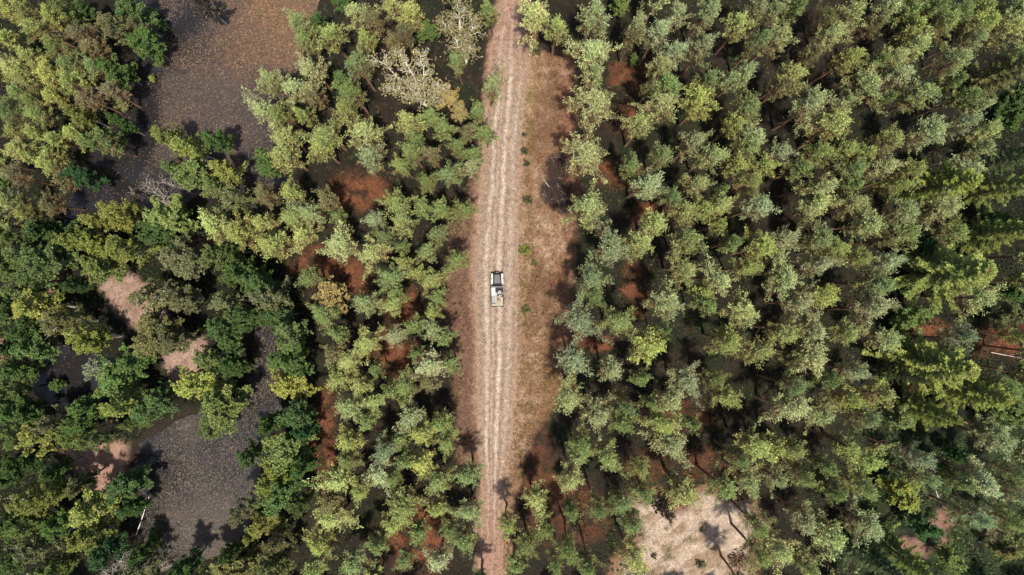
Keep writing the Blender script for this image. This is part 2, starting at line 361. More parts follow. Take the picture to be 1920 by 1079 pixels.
# ------------------------------------------------------------------ where the trees stand, read off the photo: crown x, y, radius (px), tone
#@@PINES
PINE_SPOTS = """
15 28 24 y;40 18 20 y;62 45 25 y;92 30 22 y;8 75 18 y;100 88 22 m;150 65 22 o;165 92 20 o;190 40 18 o
22 120 28 y;60 105 24 y;45 145 25 y;90 135 26 y;135 122 22 m;175 125 21 m;125 160 25 y;98 178 20 y;150 145 18 y;30 172 22 m;62 188 20 m;195 168 21 o;160 182 20 o
15 208 24 m;65 218 20 m;28 242 20 y;65 252 18 y;97 262 16 y;130 250 25 y;25 282 22 y;57 288 18 y;90 300 24 y;25 330 22 o;110 335 18 o;190 270 19 o;20 375 24 y;42 397 20 y;85 380 20 o
562 42 27 m;618 62 27 y;575 78 22 m;665 28 24 p;700 35 24 o;735 10 22 y;775 28 28 y;760 62 20 o;687 72 18 y;678 95 14 o;735 78 20 o;920 20 18 m;855 112 20 m
585 128 30 p;550 165 28 p;505 150 27 p;492 195 28 p;672 125 26 m;658 175 28 m;648 212 25 y;590 178 18 o;530 215 24 m;570 212 16 y;530 255 28 y;610 248 34 y;685 248 32 p;762 232 26 y;805 215 20 m;830 240 20 m;917 160 23 p;895 210 17 m;910 250 19 m;875 245 16 o;780 262 16 m
1010 35 36 p;1045 45 23 y;1112 28 32 p;1190 42 22 p;1185 68 16 o;1108 92 38 p;1118 135 18 p;1230 65 26 p;1265 25 24 p;1270 95 27 p;1240 117 24 p;1318 92 24 p;1330 20 26 p;1390 45 26 y;1425 15 22 p;1425 80 22 m;1262 155 32 m;1330 140 24 m;1372 150 18 p;1400 130 26 p;1220 165 14 o;1235 200 30 p;1315 195 33 y;1405 200 28 m;1115 195 44 p;1203 235 26 y;1378 235 19 y;1415 255 30 p;1300 272 25 p
1450 15 22 p;1490 12 18 m;1452 72 28 p;1545 35 22 o;1600 25 30 p;1665 15 20 p;1642 48 17 o;1705 25 20 m;1715 55 20 y;1760 12 20 m;1805 15 22 m;1780 50 27 y;1845 18 20 y;1850 47 22 y;1910 22 24 p;1912 100 22 m;1895 20 18 m;1885 65 26 y;1825 77 22 p;1555 70 28 p;1530 97 17 o;1595 105 25 y;1680 105 25 p;1645 112 15 m;1722 90 26 p;1795 115 27 p;1690 145 26 p;1630 158 33 p;1790 148 15 m;1485 140 28 y;1465 166 17 o;1520 200 34 p;1585 192 16 p;1668 182 12 m;1735 178 30 m;1810 180 18 m;1575 240 34 y;1675 255 26 y;1740 238 32 p;1798 222 26 p;1835 205 18 p;1852 250 25 y
492 365 24 o;535 295 34 y;600 280 22 y;690 290 30 p;770 285 23 m;755 312 21 y;810 290 18 o;860 275 22 m;890 285 18 m;850 323 24 m;888 312 22 p;798 347 22 m;740 375 30 m;545 365 24 y;580 390 28 p;612 375 20 o;632 407 14 m;697 408 21 p;755 420 26 y;790 387 19 m;825 395 20 m;862 395 25 m;555 410 30 y;562 442 27 y;495 420 24 y;508 457 33 y;638 455 38 p;715 443 22 m;702 477 28 p;755 463 12 m;820 440 22 m;795 475 24 m;757 495 16 y;848 487 25 m;725 520 28 m;780 513 15 y;815 525 24 y;575 520 24 m;395 425 33 y;452 432 30 y
1102 285 42 p;1242 290 24 m;1338 290 27 p;1400 275 24 m;1380 310 20 y;1430 312 20 y;1190 312 20 m;1205 348 34 p;1258 365 22 m;1312 350 26 p;1410 345 24 y;1352 358 14 m;1105 393 36 p;1290 400 27 y;1322 393 20 y;1360 390 26 y;1350 422 16 y;1420 390 30 p;1225 420 28 y;1203 456 30 y;1138 465 37 b;1295 460 28 m;1375 455 20 m;1422 468 31 y;1410 502 25 y;1285 500 34 y;1345 520 32 p;1110 520 34 b
1460 290 24 p;1535 292 26 m;1500 315 20 m;1592 275 22 y;1622 287 18 y;1595 315 24 m;1655 280 22 o;1650 312 28 p;1705 325 27 y;1675 347 22 y;1815 305 27 p;1845 280 17 p;1530 345 30 p;1600 350 18 m;1535 392 33 p;1600 387 28 p;1627 417 30 p;1690 390 26 p;1770 392 32 p;1736 403 17 o;1460 450 28 p;1530 450 32 m;1565 467 24 y;1695 445 26 m;1657 450 14 o;1800 432 26 m;1605 485 22 y;1675 485 30 p;1475 510 38 p;1537 502 26 p;1645 530 32 m
600 602 30 m;690 575 26 m;725 573 24 y;740 553 18 m;820 555 18 m;815 586 15 y;775 612 18 m;745 632 24 p;685 642 27 y;810 625 22 p;837 632 17 m;635 627 18 m;625 660 20 o;660 677 26 y;640 705 27 y;675 725 24 y;705 692 15 m;780 662 13 m;815 690 32 p;846 682 18 m;800 722 20 o;762 720 24 m;735 732 16 m;700 752 22 y;755 752 11 y;658 770 32 m;690 787 20 m;775 790 30 p;830 790 26 m
1122 553 24 m;1092 598 36 b;1152 610 32 m;1250 580 36 p;1325 573 20 m;1400 590 33 p;1320 546 20 y;1215 645 34 y;1246 622 14 m;1370 640 31 y;1416 660 28 y;1078 680 36 b;1145 695 26 p;1200 710 18 m;1290 715 30 p;1338 712 21 m;1375 747 30 y;1075 735 34 p;1260 747 27 p;1170 752 23 m;1220 756 16 m;1118 777 31 p;1170 802 27 m;1240 797 33 y;1298 797 18 m
1495 570 26 p;1550 560 28 y;1470 620 28 y;1642 585 33 p;1535 620 28 p;1592 620 24 y;1520 670 36 p;1485 677 20 o;1660 640 28 p;1610 700 26 p;1555 712 20 m;1490 727 25 m;1595 745 28 y;1650 745 26 y;1480 770 37 p;1540 780 30 p;1630 787 27 m;1835 558 36 p;1800 642 27 b;1912 630 14 y;1870 805 26 p
655 830 28 y;655 867 25 m;625 892 33 y;670 920 22 y;720 848 25 b;715 888 29 p;742 897 22 m;750 826 17 m;795 820 26 y;765 865 19 m;795 872 26 y;840 830 24 m;820 905 28 m;880 895 26 m;755 953 40 m;740 992 26 y;618 948 26 o;625 985 36 y;600 1022 25 y;825 955 20 y;880 965 26 b;785 1000 20 m;838 995 22 m;870 1017 27 m;710 1020 20 m;760 1055 22 m;820 1050 28 p;590 1065 28 m;665 1060 30 m;950 985 22 y
1095 825 26 m;1085 857 19 p;1070 895 28 p;1145 860 26 y;1202 870 22 y;1258 832 38 p;1385 860 22 m;1420 840 31 y;1000 947 28 y;1025 1000 22 m;988 1032 25 m;1072 960 17 m;1120 950 24 m;1160 942 26 m;1215 922 25 m;1187 985 25 m;1285 925 32 y;1350 915 28 m;1410 905 30 p;1072 1035 26 m;1050 1062 22 m;1106 1060 20 m;965 1062 20 m;1185 1050 30 y;1425 990 24 m;1427 1042 26 m
1452 838 20 y;1490 850 22 y;1505 887 23 m;1452 902 25 p;1550 875 18 m;1588 838 26 y;1630 852 33 y;1565 925 20 m;1610 915 29 m;1717 857 27 b;1740 907 24 b;1515 975 27 p;1620 985 32 p;1550 1010 33 p;1463 1032 35 p;1522 1060 28 y;1850 895 33 p;1830 975 28 b;1900 980 26 m;1870 822 30 p;1885 725 24 m;1912 740 20 m;1905 935 22 p;1800 905 20 m;1902 880 22 m
"""
BROAD_SPOTS = """
125 22 22 l 0;155 10 16 g 1;243 18 27 g 5;275 20 12 g 0;215 52 25 o 4;265 80 25 g 3;255 48 16 o 0;292 45 13 g 1;212 130 26 g 5;222 190 14 o 0;275 145 8 y 1;147 215 20 y 6;182 207 14 o 0;185 250 26 l 3;216 232 18 g 1;312 252 27 y 2;345 275 28 y 2;400 258 20 g 0
380 4 22 d 4;598 30 22 g 1;642 5 20 g 0;800 55 19 g 5;640 140 14 g 1;840 178 22 k 4;860 207 16 k 0;1160 8 17 l 3;1190 112 10 g 0;1895 185 26 g 5
1 340 15 g 0;147 330 23 e 5;318 312 22 l 2;357 335 28 l 3;415 322 28 y 4;392 357 20 l 1;225 400 30 y 0;317 405 36 l 5;150 420 20 g 1;180 418 22 y 2;290 442 27 g 3;150 455 28 y 6;197 463 29 y 6;240 470 30 y 4;190 500 30 l 5;60 420 28 g 1;20 445 22 l 3;48 480 24 l 0;90 490 32 l 5;108 455 18 g 1;45 530 26 l 3;137 535 16 g 0;335 490 38 o 3;400 487 24 l 5;445 510 30 g 0;440 375 25 o 4;435 468 20 g 1
492 300 26 g 3;490 530 28 g 5;1740 450 24 e 5;1870 400 22 g 1
38 552 24 l 2;62 577 35 y 2;115 605 31 o 4;165 637 28 y 6;45 612 24 g 3;55 655 29 g 5;5 600 14 l 1;20 695 26 g 0;30 775 31 g 5;90 797 27 o 4;145 775 31 g 3;195 682 24 p 5;222 712 42 g 5;252 678 26 g 0;232 760 34 y 2;283 752 32 g 3;262 800 18 l 1;290 560 34 o 4;280 620 38 o 3;325 640 28 o 0;332 560 32 o 6;420 565 28 o 2;422 622 34 g 5;395 670 28 l 4;368 720 40 y 2;432 700 26 g 1;412 762 40 l 5;395 805 24 l 3;466 592 23 g 0
505 560 35 o 4;530 592 24 g 1;540 625 28 l 3;620 560 33 k 6;545 675 36 g 5;545 725 39 y 2;555 780 29 g 0;500 790 24 g 1;575 806 19 e 5
1710 605 26 l 3;1690 787 29 l 2;1895 590 26 o 5;1900 770 30 l 6
30 820 21 l 3;80 820 31 y 0;143 812 21 l 5;182 826 19 l 3;20 865 23 g 1;5 910 20 g 5;62 935 32 y 4;95 930 26 y 6;168 962 40 y 2;230 910 31 g 5;240 965 22 g 1;165 1006 30 y 6;75 1025 33 o 4;28 1052 25 g 0;100 1066 28 l 3;200 1035 28 e 5;140 900 24 o 1;282 1000 15 g 1;460 960 26 o 4;472 1000 19 y 2;450 1060 36 o 3;470 850 23 g 5
535 848 42 l 5;510 885 32 y 3;562 860 28 g 1;530 930 37 g 5;495 985 31 y 2;520 1015 24 o 4;512 1060 34 o 0;565 945 19 l 3
1690 925 28 y 3;1905 215 22 g 5;1915 40 22 g 1;1900 552 24 g 5;35 872 25 g 5;92 880 22 g 1;18 985 28 g 3;112 985 26 g 0;255 1072 26 o 4;262 1035 22 g 1;60 985 22 l 0;335 1072 24 g 5;395 1078 26 o 4;430 1040 18 g 0;100 720 14 g 1;500 690 14 g 1;520 600 20 g 5;0 500 26 l 3;0 570 26 g 0;0 650 22 g 1;0 740 24 l 5;1735 990 25 e 5;1880 1040 22 o 1;1790 1050 20 l 3;1800 850 18 e 1;1775 885 16 e 0
"""
SPRUCE_SPOTS = """
1890 138 38 k;1780 340 42 y;1895 300 32 d;1890 352 34 y;1870 440 38 y;1795 515 66 y;1758 688 58 y;1828 738 46 y;1752 780 32 y;1640 1055 38 d;1702 1050 36 y;1690 705 20 d
"""
EDGE_PINES = """
1948 420 26 m;1955 478 26 p;1950 528 26 y;1958 662 24 p;1950 705 26 m;1955 860 26 p;1945 925 24 y;1948 1035 28 m;-18 130 26 y;-16 300 26 m;-20 420 26 m;1500 -22 24 p;1720 -20 24 m;1240 -18 26 p;1600 1100 26 p;1400 1105 24 m;900 1098 24 m;700 1098 26 y
"""
TONE_P = dict(p=(.375,.425,.195), y=(.375,.420,.135), m=(.250,.320,.112), b=(.275,.350,.170), o=(.245,.230,.105))
TONE_B = dict(g=(.110,.178,.052), e=(.072,.155,.050), l=(.200,.255,.082), y=(.285,.310,.075), o=(.200,.205,.085), k=(.380,.320,.125), p=(.28,.30,.20), d=(.080,.070,.045))
TONE_S = dict(y=(.215,.262,.060), d=(.080,.110,.050), k=(.21,.20,.07))
NAME_P = dict(p="pale grey-green", y="yellowish", m="mid-green", b="bluish green", o="dull olive-brown")
NAME_B = dict(g="dark green", e="emerald green", l="light green", y="yellow-green", o="olive", k="golden-leaved", p="silvery green", d="nearly bare dark")
NAME_S = dict(y="bright yellow-green", d="dark", k="brownish yellow")

def parse(s): return [[(float(a) if a.lstrip('-').replace('.', '').isdigit() else a) for a in e.split()] for e in s.replace("\n", ";").split(";") if e.strip()]
TREES = []   # root, px, py, kind word, tone word, r
def place(root_name, kindword, pair, px, py, r, tone, tonew, H0, R0, zc, h, cat):
    z = zc*h; x, y = P2(px, py, z); rr = r/PXM*(H-z)/H
    root = obj(root_name, None, cat=cat, loc=(x, y, terrain_at(x, y)-.03))
    s = rr/R0; root.scale = (s, s*random.uniform(.92, 1.08), h/H0); root.rotation_euler = (random.uniform(-.03, .03), random.uniform(-.03, .03), random.uniform(0, 6.283))
    t = obj("trunk", pair[0], root); c = obj("crown", pair[1], root)
    j = [random.uniform(.80, 1.18), random.uniform(.93, 1.07)]
    c.color = (tone[0]*j[0]*j[1], tone[1]*j[0], tone[2]*j[0]*random.uniform(.85, 1.15), 1)
    TREES.append([root, px, py, kindword, tonew, r])
    return root

# ------------------------------------------------------------------ ground, road, ponds
ROAD_Y = [-200, 0, 60, 120, 200, 270, 400, 500, 600, 700, 810, 900, 950, 1079, 1300]
ROAD_L = [990, 940, 926, 917, 913, 906, 897, 889, 893, 894, 896, 902, 905, 898, 880]
ROAD_R = [1030, 982, 985, 991, 982, 975, 973, 970, 969, 967, 960, 949, 946, 940, 925]
POND = {
 'upper': [(232,-40),(620,-40),(600,20),(575,90),(540,160),(525,230),(530,300),(545,345),(505,372),(440,380),(380,372),(330,392),(280,402),(215,420),(160,448),(105,440),(118,385),(150,320),(190,262),(222,215),(240,160),(236,90),(228,30)],
 'lower': [(252,835),(300,798),(350,772),(440,775),(462,730),(468,640),(470,600),(500,585),(522,620),(528,720),(528,800),(490,850),(488,930),(474,985),(452,1020),(425,1048),(345,1062),(300,1052),(262,1040),(256,1000),(255,930),(250,900),(246,878)],
 'west':  [(85,640),(130,628),(190,665),(205,745),(160,778),(95,768),(55,748),(48,700)],
}
RUST = [(680,355,62,48),(600,492,62,34),(655,522,42,34),(1160,330,55,26),(1180,150,42,30),(1190,540,20,60),(1230,395,40,20),(1105,640,55,20),(755,575,38,42),(745,665,45,40),(610,830,28,110),(1000,850,40,70),(1020,905,70,30),(1090,110,40,22),(1275,780,60,30),(1180,225,35,30),(1880,640,60,40),(1750,625,40,20),(1340,870,60,30),(1700,720,40,15),(780,1010,60,70),(1240,870,80,30),(1060,960,90,60)]
CLEAR = [(1196,945),(1225,930),(1260,968),(1330,925),(1400,945),(1425,985),(1405,1030),(1400,1120),(1150,1120),(1168,1060),(1205,1010)]
SPIT = [(165,515),(250,518),(290,535),(300,570),(330,630),(385,640),(400,690),(330,735),(312,700),(300,640),(262,625),(225,590),(195,550)]
SPIT2 = [(120,848),(215,828),(248,832),(246,885),(222,915),(180,935),(150,890)]
MISC = [(1765,985,24,38),(1700,1030,45,20),(1850,1000,30,12),(0,660,22,30),(70,520,60,30),(390,470,35,30)]

def height(px, py):
    x = (px-960)/PXM; y = (539.5-py)/PXM
    rl = np.interp(py, ROAD_Y, ROAD_L); rr = np.interp(py, ROAD_Y, ROAD_R)
    dr = np.maximum(rl-px, px-rr)/PXM
    z = (fbm(x, y, 9, 4, 3)-.5)*.9*sstep(1.5, 9, dr) + (fbm(x, y, 1.3, 3, 5)-.5)*.22*sstep(.6, 3, dr)
    z = z + .16*np.exp(-((dr-1.0)/.6)**2)*(fbm(x, y, 3, 2, 9)*1.2)         # low shoulder beside the track
    for p in POND.values():
        d = poly_sd(p, px, py)/PXM + (fbm(x, y, 2.5, 3, 11)-.5)*1.2
        z = z*sstep(-.5, 4, d) - .9*sstep(.6, -1.4, d)
    return z
def terrain_at(x, y):
    return float(height(np.array([960+x*PXM]), np.array([539.5-y*PXM]))[0])

def axis_coords(lim, fine, far):
    a = np.arange(-lim, lim+1e-6, fine); o = [lim+1, lim+3, lim+8, lim+20, lim+50, lim+120, far]
    return np.concatenate([[-q for q in o[::-1]], a, o])
gx = axis_coords(76, .3, 600.); gy = axis_coords(46, .3, 600.)
X, Y = np.meshgrid(gx, gy); PX = 960+X*PXM; PY = 539.5-Y*PXM
Z = height(PX, PY)
wx = (fbm(X, Y, 2.2, 4, 21)-.5)*46; wy = (fbm(X, Y, 2.2, 4, 25)-.5)*46; QX = PX+wx; QY = PY+wy
def mixc(C, c, m): return C*(1-m[..., None]) + np.array(c)*m[..., None]
n1 = fbm(X, Y, 5, 4, 31); n2 = fbm(X, Y, 1.1, 3, 35); n3 = fbm(X, Y, 14, 3, 41); n4 = fbm(X, Y, .6, 2, 44)
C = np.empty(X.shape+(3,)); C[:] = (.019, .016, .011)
C = mixc(C, (.018, .022, .011), sstep(.48, .66, n1)*.8)
C = mixc(C, (.038, .024, .015), sstep(.5, .7, n2)*.6)
C = mixc(C, (.010, .012, .008), sstep(1500, 1800, PX)*.7)  # soil darkened toward the right edge, painting in the tree shade
C = mixc(C, (.012, .012, .008), sstep(600, 480, PX)*.85)  # left-hand soil darkened too: shade under dense crowns put into the colour
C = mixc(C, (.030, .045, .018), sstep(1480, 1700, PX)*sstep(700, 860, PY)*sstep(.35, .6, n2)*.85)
for (cx, cy, rx, ry) in RUST:
    d = np.hypot((QX-cx)/rx, (QY-cy)/ry); C = mixc(C, (.155, .060, .030), sstep(1.35, .4, d)*(.15+.85*sstep(.3, .62, n2))*(1 if cx < 1000 or cy < 700 else .5))
rl = np.interp(PY, ROAD_Y, ROAD_L); rr = np.interp(PY, ROAD_Y, ROAD_R)
wr = np.interp(PY, [0, 90, 120, 300, 600, 680, 760, 820, 1079], [10, 20, 92, 105, 105, 95, 80, 40, 10])
wlft = np.interp(PY, [0, 250, 330, 420, 520, 640, 860, 900, 1079], [4, 10, 22, 45, 62, 55, 45, 12, 6])
dR = (QX*.6+PX*.4-rr)/np.maximum(wr, 1); vR = sstep(1.12, .8, dR)*(PX > rr-20)
dL = (rl-(QX*.6+PX*.4))/np.maximum(wlft, 1); vL = sstep(1.12, .7, dL)*(PX < rl+20)
C = mixc(C, (.235, .138, .080), vR); C = mixc(C, (.150, .086, .060), vL)
C = mixc(C, (.37, .25, .17), vR*sstep(.45, .62, n2)*.8)
C = mixc(C, (.13, .062, .034), vR*sstep(.52, .66, n1)*.6)
C = mixc(C, (.22, .09, .055), vR*sstep(.55, .85, dR)*.75*sstep(.35, .6, n1))
C = mixc(C, (.22, .17, .06), vR*sstep(.26, .06, dR)*sstep(.35, .6, n1)*.85)
C = mixc(C, (.15, .085, .04), vR*sstep(.56, .68, n4)*.5)
C = mixc(C, (.20, .13, .055), vR*sstep(620, 760, PY)*sstep(.45, .65, n1)*.7)
C = mixc(C, (.20, .11, .07), vL*sstep(.5, .7, n2)*.6)
rd = np.maximum(rl-PX, PX-rr); C = mixc(C, (.31, .20, .14), sstep(14, 2, rd+(n2-.5)*20))
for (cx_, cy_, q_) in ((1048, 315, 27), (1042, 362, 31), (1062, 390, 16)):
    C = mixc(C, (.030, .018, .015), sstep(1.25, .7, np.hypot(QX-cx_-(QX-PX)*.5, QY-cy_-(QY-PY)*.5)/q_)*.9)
d = poly_sd(CLEAR, QX*.6+PX*.4, QY*.6+PY*.4); m = sstep(14, -14, d)
C = mixc(C, (.43, .335, .262), m); C = mixc(C, (.22, .145, .09), m*sstep(.5, .68, fbm(X+Y*.5, (Y-X*.5)*2.4, 3.0, 4, 51))*.75)
C = mixc(C, (.35, .20, .12), sstep(30, 8, d)*sstep(-6, 12, d)*.6)
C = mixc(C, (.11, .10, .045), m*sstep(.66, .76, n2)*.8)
d = poly_sd(SPIT, QX*.4+PX*.6, QY*.4+PY*.6); m = sstep(10, -8, d); C = mixc(C, (.27, .175, .135), m); C = mixc(C, (.36, .25, .20), m*sstep(.45, .65, n2)*.7)
d = poly_sd(SPIT2, QX*.4+PX*.6, QY*.4+PY*.6); m = sstep(12, -8, d); C = mixc(C, (.33, .20, .15), m)
for (cx, cy, rx, ry) in MISC:
    d = np.hypot((QX-cx)/rx, (QY-cy)/ry); C = mixc(C, (.25, .14, .105), sstep(1.15, .7, d)*.85)
for p in POND.values():
    dd_ = poly_sd(p, PX, PY); C = mixc(C, (.026, .020, .014), sstep(22, 2, dd_))
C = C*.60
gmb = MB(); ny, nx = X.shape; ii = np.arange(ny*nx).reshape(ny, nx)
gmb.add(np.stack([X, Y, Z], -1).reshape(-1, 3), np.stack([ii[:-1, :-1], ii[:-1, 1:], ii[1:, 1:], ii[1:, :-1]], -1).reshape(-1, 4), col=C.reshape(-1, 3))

def ground_mat():
    m, nt, out = new_mat("forest_floor"); L = nt.links.new
    at = N(nt, "ShaderNodeAttribute"); at.attribute_name = "Col"; tc = N(nt, "ShaderNodeTexCoord")
    acc = at.outputs['Color']
    for sc, lo, hi, det in ((9.0, .30, 1.8, 6), (1.6, .7, 1.3, 4), (34., .6, 1.4, 3)):
        nz = N(nt, "ShaderNodeTexNoise"); nz.inputs['Scale'].default_value = sc; nz.inputs['Detail'].default_value = det; nz.inputs['Roughness'].default_value = .7
        L(tc.outputs['Object'], nz.inputs['Vector'])
        r = N(nt, "ShaderNodeMapRange"); r.inputs[1].default_value = .32; r.inputs[2].default_value = .68; r.inputs[3].default_value = lo; r.inputs[4].default_value = hi
        L(nz.outputs[0], r.inputs[0]); mx = N(nt, "ShaderNodeMix", data_type='RGBA', blend_type='MULTIPLY'); mx.inputs[0].default_value = 1
        L(acc, mx.inputs[6]); L(r.outputs[0], mx.inputs[7]); acc = mx.outputs[2]
    b = N(nt, "ShaderNodeBsdfPrincipled"); b.inputs['Roughness'].default_value = .95; b.inputs['Specular IOR Level'].default_value = .15
    L(acc, b.inputs['Base Color'])
    bp = N(nt, "ShaderNodeBump"); bp.inputs['Strength'].default_value = .8; bp.inputs['Distance'].default_value = .12
    nz = N(nt, "ShaderNodeTexNoise"); nz.inputs['Scale'].default_value = 7; nz.inputs['Detail'].default_value = 8; nz.inputs['Roughness'].default_value = .75
    L(tc.outputs['Object'], nz.inputs['Vector']); L(nz.outputs[0], bp.inputs['Height']); L(bp.outputs[0], b.inputs['Normal'])
    L(b.outputs[0], out.inputs[0]); return m
M['ground'] = ground_mat()
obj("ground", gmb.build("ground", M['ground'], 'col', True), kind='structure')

def road_mesh():
    mb = MB(); ys = np.arange(52, -52, -.22); us = np.linspace(0, 1, 41); V = []; Cc = []
    for y in ys:
        py = 539.5-y*PXM; l = np.interp(py, ROAD_Y, ROAD_L)+(fbm(np.array([y]), np.array([0.]), 1.6, 3, 61)[0]-.5)*9
        r = np.interp(py, ROAD_Y, ROAD_R)+(fbm(np.array([y]), np.array([9.]), 1.6, 3, 65)[0]-.5)*8
        V.append([((l+(r-l)*u-960)/PXM, y, 0) for u in us])
    V = np.array(V); yy, uu = np.meshgrid(ys, us, indexing='ij')
    w = uu + (fbm(yy, uu*0, 22, 2, 71)-.5)*.035
    # light packed wheel tracks, darker gravel between; the track carries two pairs of ruts
    tr = sum(np.exp(-((w-c)/s)**2)*a for c, s, a in ((.27, .060, .95), (.40, .030, .45), (.56, .065, 1.0), (.80, .07, .45)))
    wear = fbm(uu*9, yy*.35, 1.0, 4, 75)
    tr = np.clip(tr*(.25+1.1*wear), 0, 1)
    base = np.array([.240, .175, .130]); light = np.array([.42, .345, .285]); Cc = base*(1-tr[..., None])+light*tr[..., None]
    dark = sum(np.exp(-((w-c)/.025)**2)*a for c, a in ((.20, .4), (.345, .6), (.475, .7), (.655, .7), (.90, .3)))*sstep(.35, .6, fbm(uu*7, yy*.5, 1.0, 3, 79))
    Cc = mixc(Cc, (.185, .108, .073), dark*.8)
    sq = np.clip((-yy-18)/16, 0, 1); Cc = mixc(Cc, (.235, .125, .088), sq*.72); sq = np.clip((yy-22)/12, 0, 1); Cc = mixc(Cc, (.25, .14, .10), sq*.65)
    V[..., 2] = .03-.035*tr+.05*np.sin(np.clip(uu, 0, 1)*math.pi)+(fbm(V[..., 0], yy, .5, 2, 81)-.5)*.025
    V[:, 0, 2] = V[:, -1, 2] = -.06
    Cc = mixc(Cc, (.29, .185, .13), np.clip(sstep(.07, .0, uu)+sstep(.93, 1, uu), 0, 1))
    Cc = Cc*.70
    n, k = uu.shape; ii = np.arange(n*k).reshape(n, k)
    mb.add(V.reshape(-1, 3), np.stack([ii[1:, :-1], ii[1:, 1:], ii[:-1, 1:], ii[:-1, :-1]], -1).reshape(-1, 4), col=Cc.reshape(-1, 3))
    return mb.build("dirt_road", M['ground'], 'col', True)
obj("dirt_road", road_mesh(), kind='structure')

def water_mat():
    m, nt, out = new_mat("pond_water"); L = nt.links.new
    at = N(nt, "ShaderNodeAttribute"); at.attribute_name = "Col"; tc = N(nt, "ShaderNodeTexCoord")
    sep = N(nt, "ShaderNodeSeparateColor"); L(at.outputs['Color'], sep.inputs[0])
    def nz(sc, det=3, rough=.6):
        n = N(nt, "ShaderNodeTexNoise"); n.inputs['Scale'].default_value = sc; n.inputs['Detail'].default_value = det; n.inputs['Roughness'].default_value = rough
        L(tc.outputs['Object'], n.inputs['Vector']); return n.outputs[0]
    # floating leaves: fine speckle whose cover follows the red channel; green = warmth
    a = N(nt, "ShaderNodeMath", operation='ADD'); L(nz(11, 4, .75), a.inputs[0]); b_ = N(nt, "ShaderNodeMath", operation='MULTIPLY_ADD')
    L(sep.outputs[0], b_.inputs[0]); b_.inputs[1].default_value = .5; b_.inputs[2].default_value = -.25; L(b_.outputs[0], a.inputs[1])
    cov = N(nt, "ShaderNodeMapRange"); cov.inputs[1].default_value = .47; cov.inputs[2].default_value = .58; L(a.outputs[0], cov.inputs[0])
    warm = N(nt, "ShaderNodeMix", data_type='RGBA'); warm.inputs[6].default_value = (.024, .020, .019, 1); warm.inputs[7].default_value = (.070, .042, .026, 1)
    L(sep.outputs[1], warm.inputs[0])
    var = N(nt, "ShaderNodeMapRange"); var.inputs[1].default_value = .3; var.inputs[2].default_value = .7; var.inputs[3].default_value = .5; var.inputs[4].default_value = 1.5; L(nz(20, 3), var.inputs[0])
    lc = N(nt, "ShaderNodeMix", data_type='RGBA', blend_type='MULTIPLY'); lc.inputs[0].default_value = 1; L(warm.outputs[2], lc.inputs[6]); L(var.outputs[0], lc.inputs[7])
    fc = N(nt, "ShaderNodeMix", data_type='RGBA'); fc.inputs[6].default_value = (.012, .011, .012, 1); L(cov.outputs[0], fc.inputs[0]); L(lc.outputs[2], fc.inputs[7])
    rg = N(nt, "ShaderNodeMapRange"); rg.inputs[3].default_value = .10; rg.inputs[4].default_value = .6; L(cov.outputs[0], rg.inputs[0])
    b = N(nt, "ShaderNodeBsdfPrincipled"); L(fc.outputs[2], b.inputs['Base Color']); L(rg.outputs[0], b.inputs['Roughness']); b.inputs['IOR'].default_value = 1.34
    L(b.outputs[0], out.inputs[0]); return m
M['water'] = water_mat()
for nm, p in POND.items():
    pa = np.array(p); x0, x1, y0, y1 = pa[:, 0].min()-45, pa[:, 0].max()+45, pa[:, 1].min()-45, pa[:, 1].max()+45
    xs = np.arange(x0, x1, 9); ys = np.arange(y0, y1, 9); A, B = np.meshgrid(xs, ys)
    xm = (A-960)/PXM; ym = (539.5-B)/PXM
    den = fbm(xm, ym, 6, 4, 91)
    if nm == 'upper':
        den = .20+.75*den+.28*sstep(380, 520, A)*sstep(200, 40, B)-.35*np.exp(-((A-345)/40)**2-((B-45)/35)**2)-.22*sstep(240, 330, B)-.5*sstep(15, -15, A-(296-np.maximum(0, B-255)*.55)); wm = sstep(360, 520, A)*sstep(230, 60, B)*.8+.1+.3*(fbm(xm, ym, 4, 2, 95)-.4)  # leaf cover cut along the left band to paint the trees' dark reflection
    else:
        den = .22+.6*den-.12*sstep(880, 800, B)+.12*sstep(930, 1000, B)*.5; wm = .12+.25*fbm(xm, ym, 5, 2, 97)
        if nm == 'west': den = den*.5
    cc = np.stack([np.clip(den, 0, 1), np.clip(wm, 0, 1), den*0], -1)
    wmb = MB(); n, k = A.shape; ii = np.arange(n*k).reshape(n, k)
    # keep only the cells over or just beside the basin
    sdv = poly_sd(p, A, B); keepc = (sdv[:-1, :-1] < 26)
    F = np.stack([ii[1:, :-1], ii[1:, 1:], ii[:-1, 1:], ii[:-1, :-1]], -1)[keepc]
    wmb.add(np.stack([xm, ym, xm*0-.42], -1).reshape(-1, 3), F.reshape(-1, 4), col=cc.reshape(-1, 3))
    me = wmb.build("pond_water", M['water'], 'col', False); obj("pond_water", me, kind='structure')

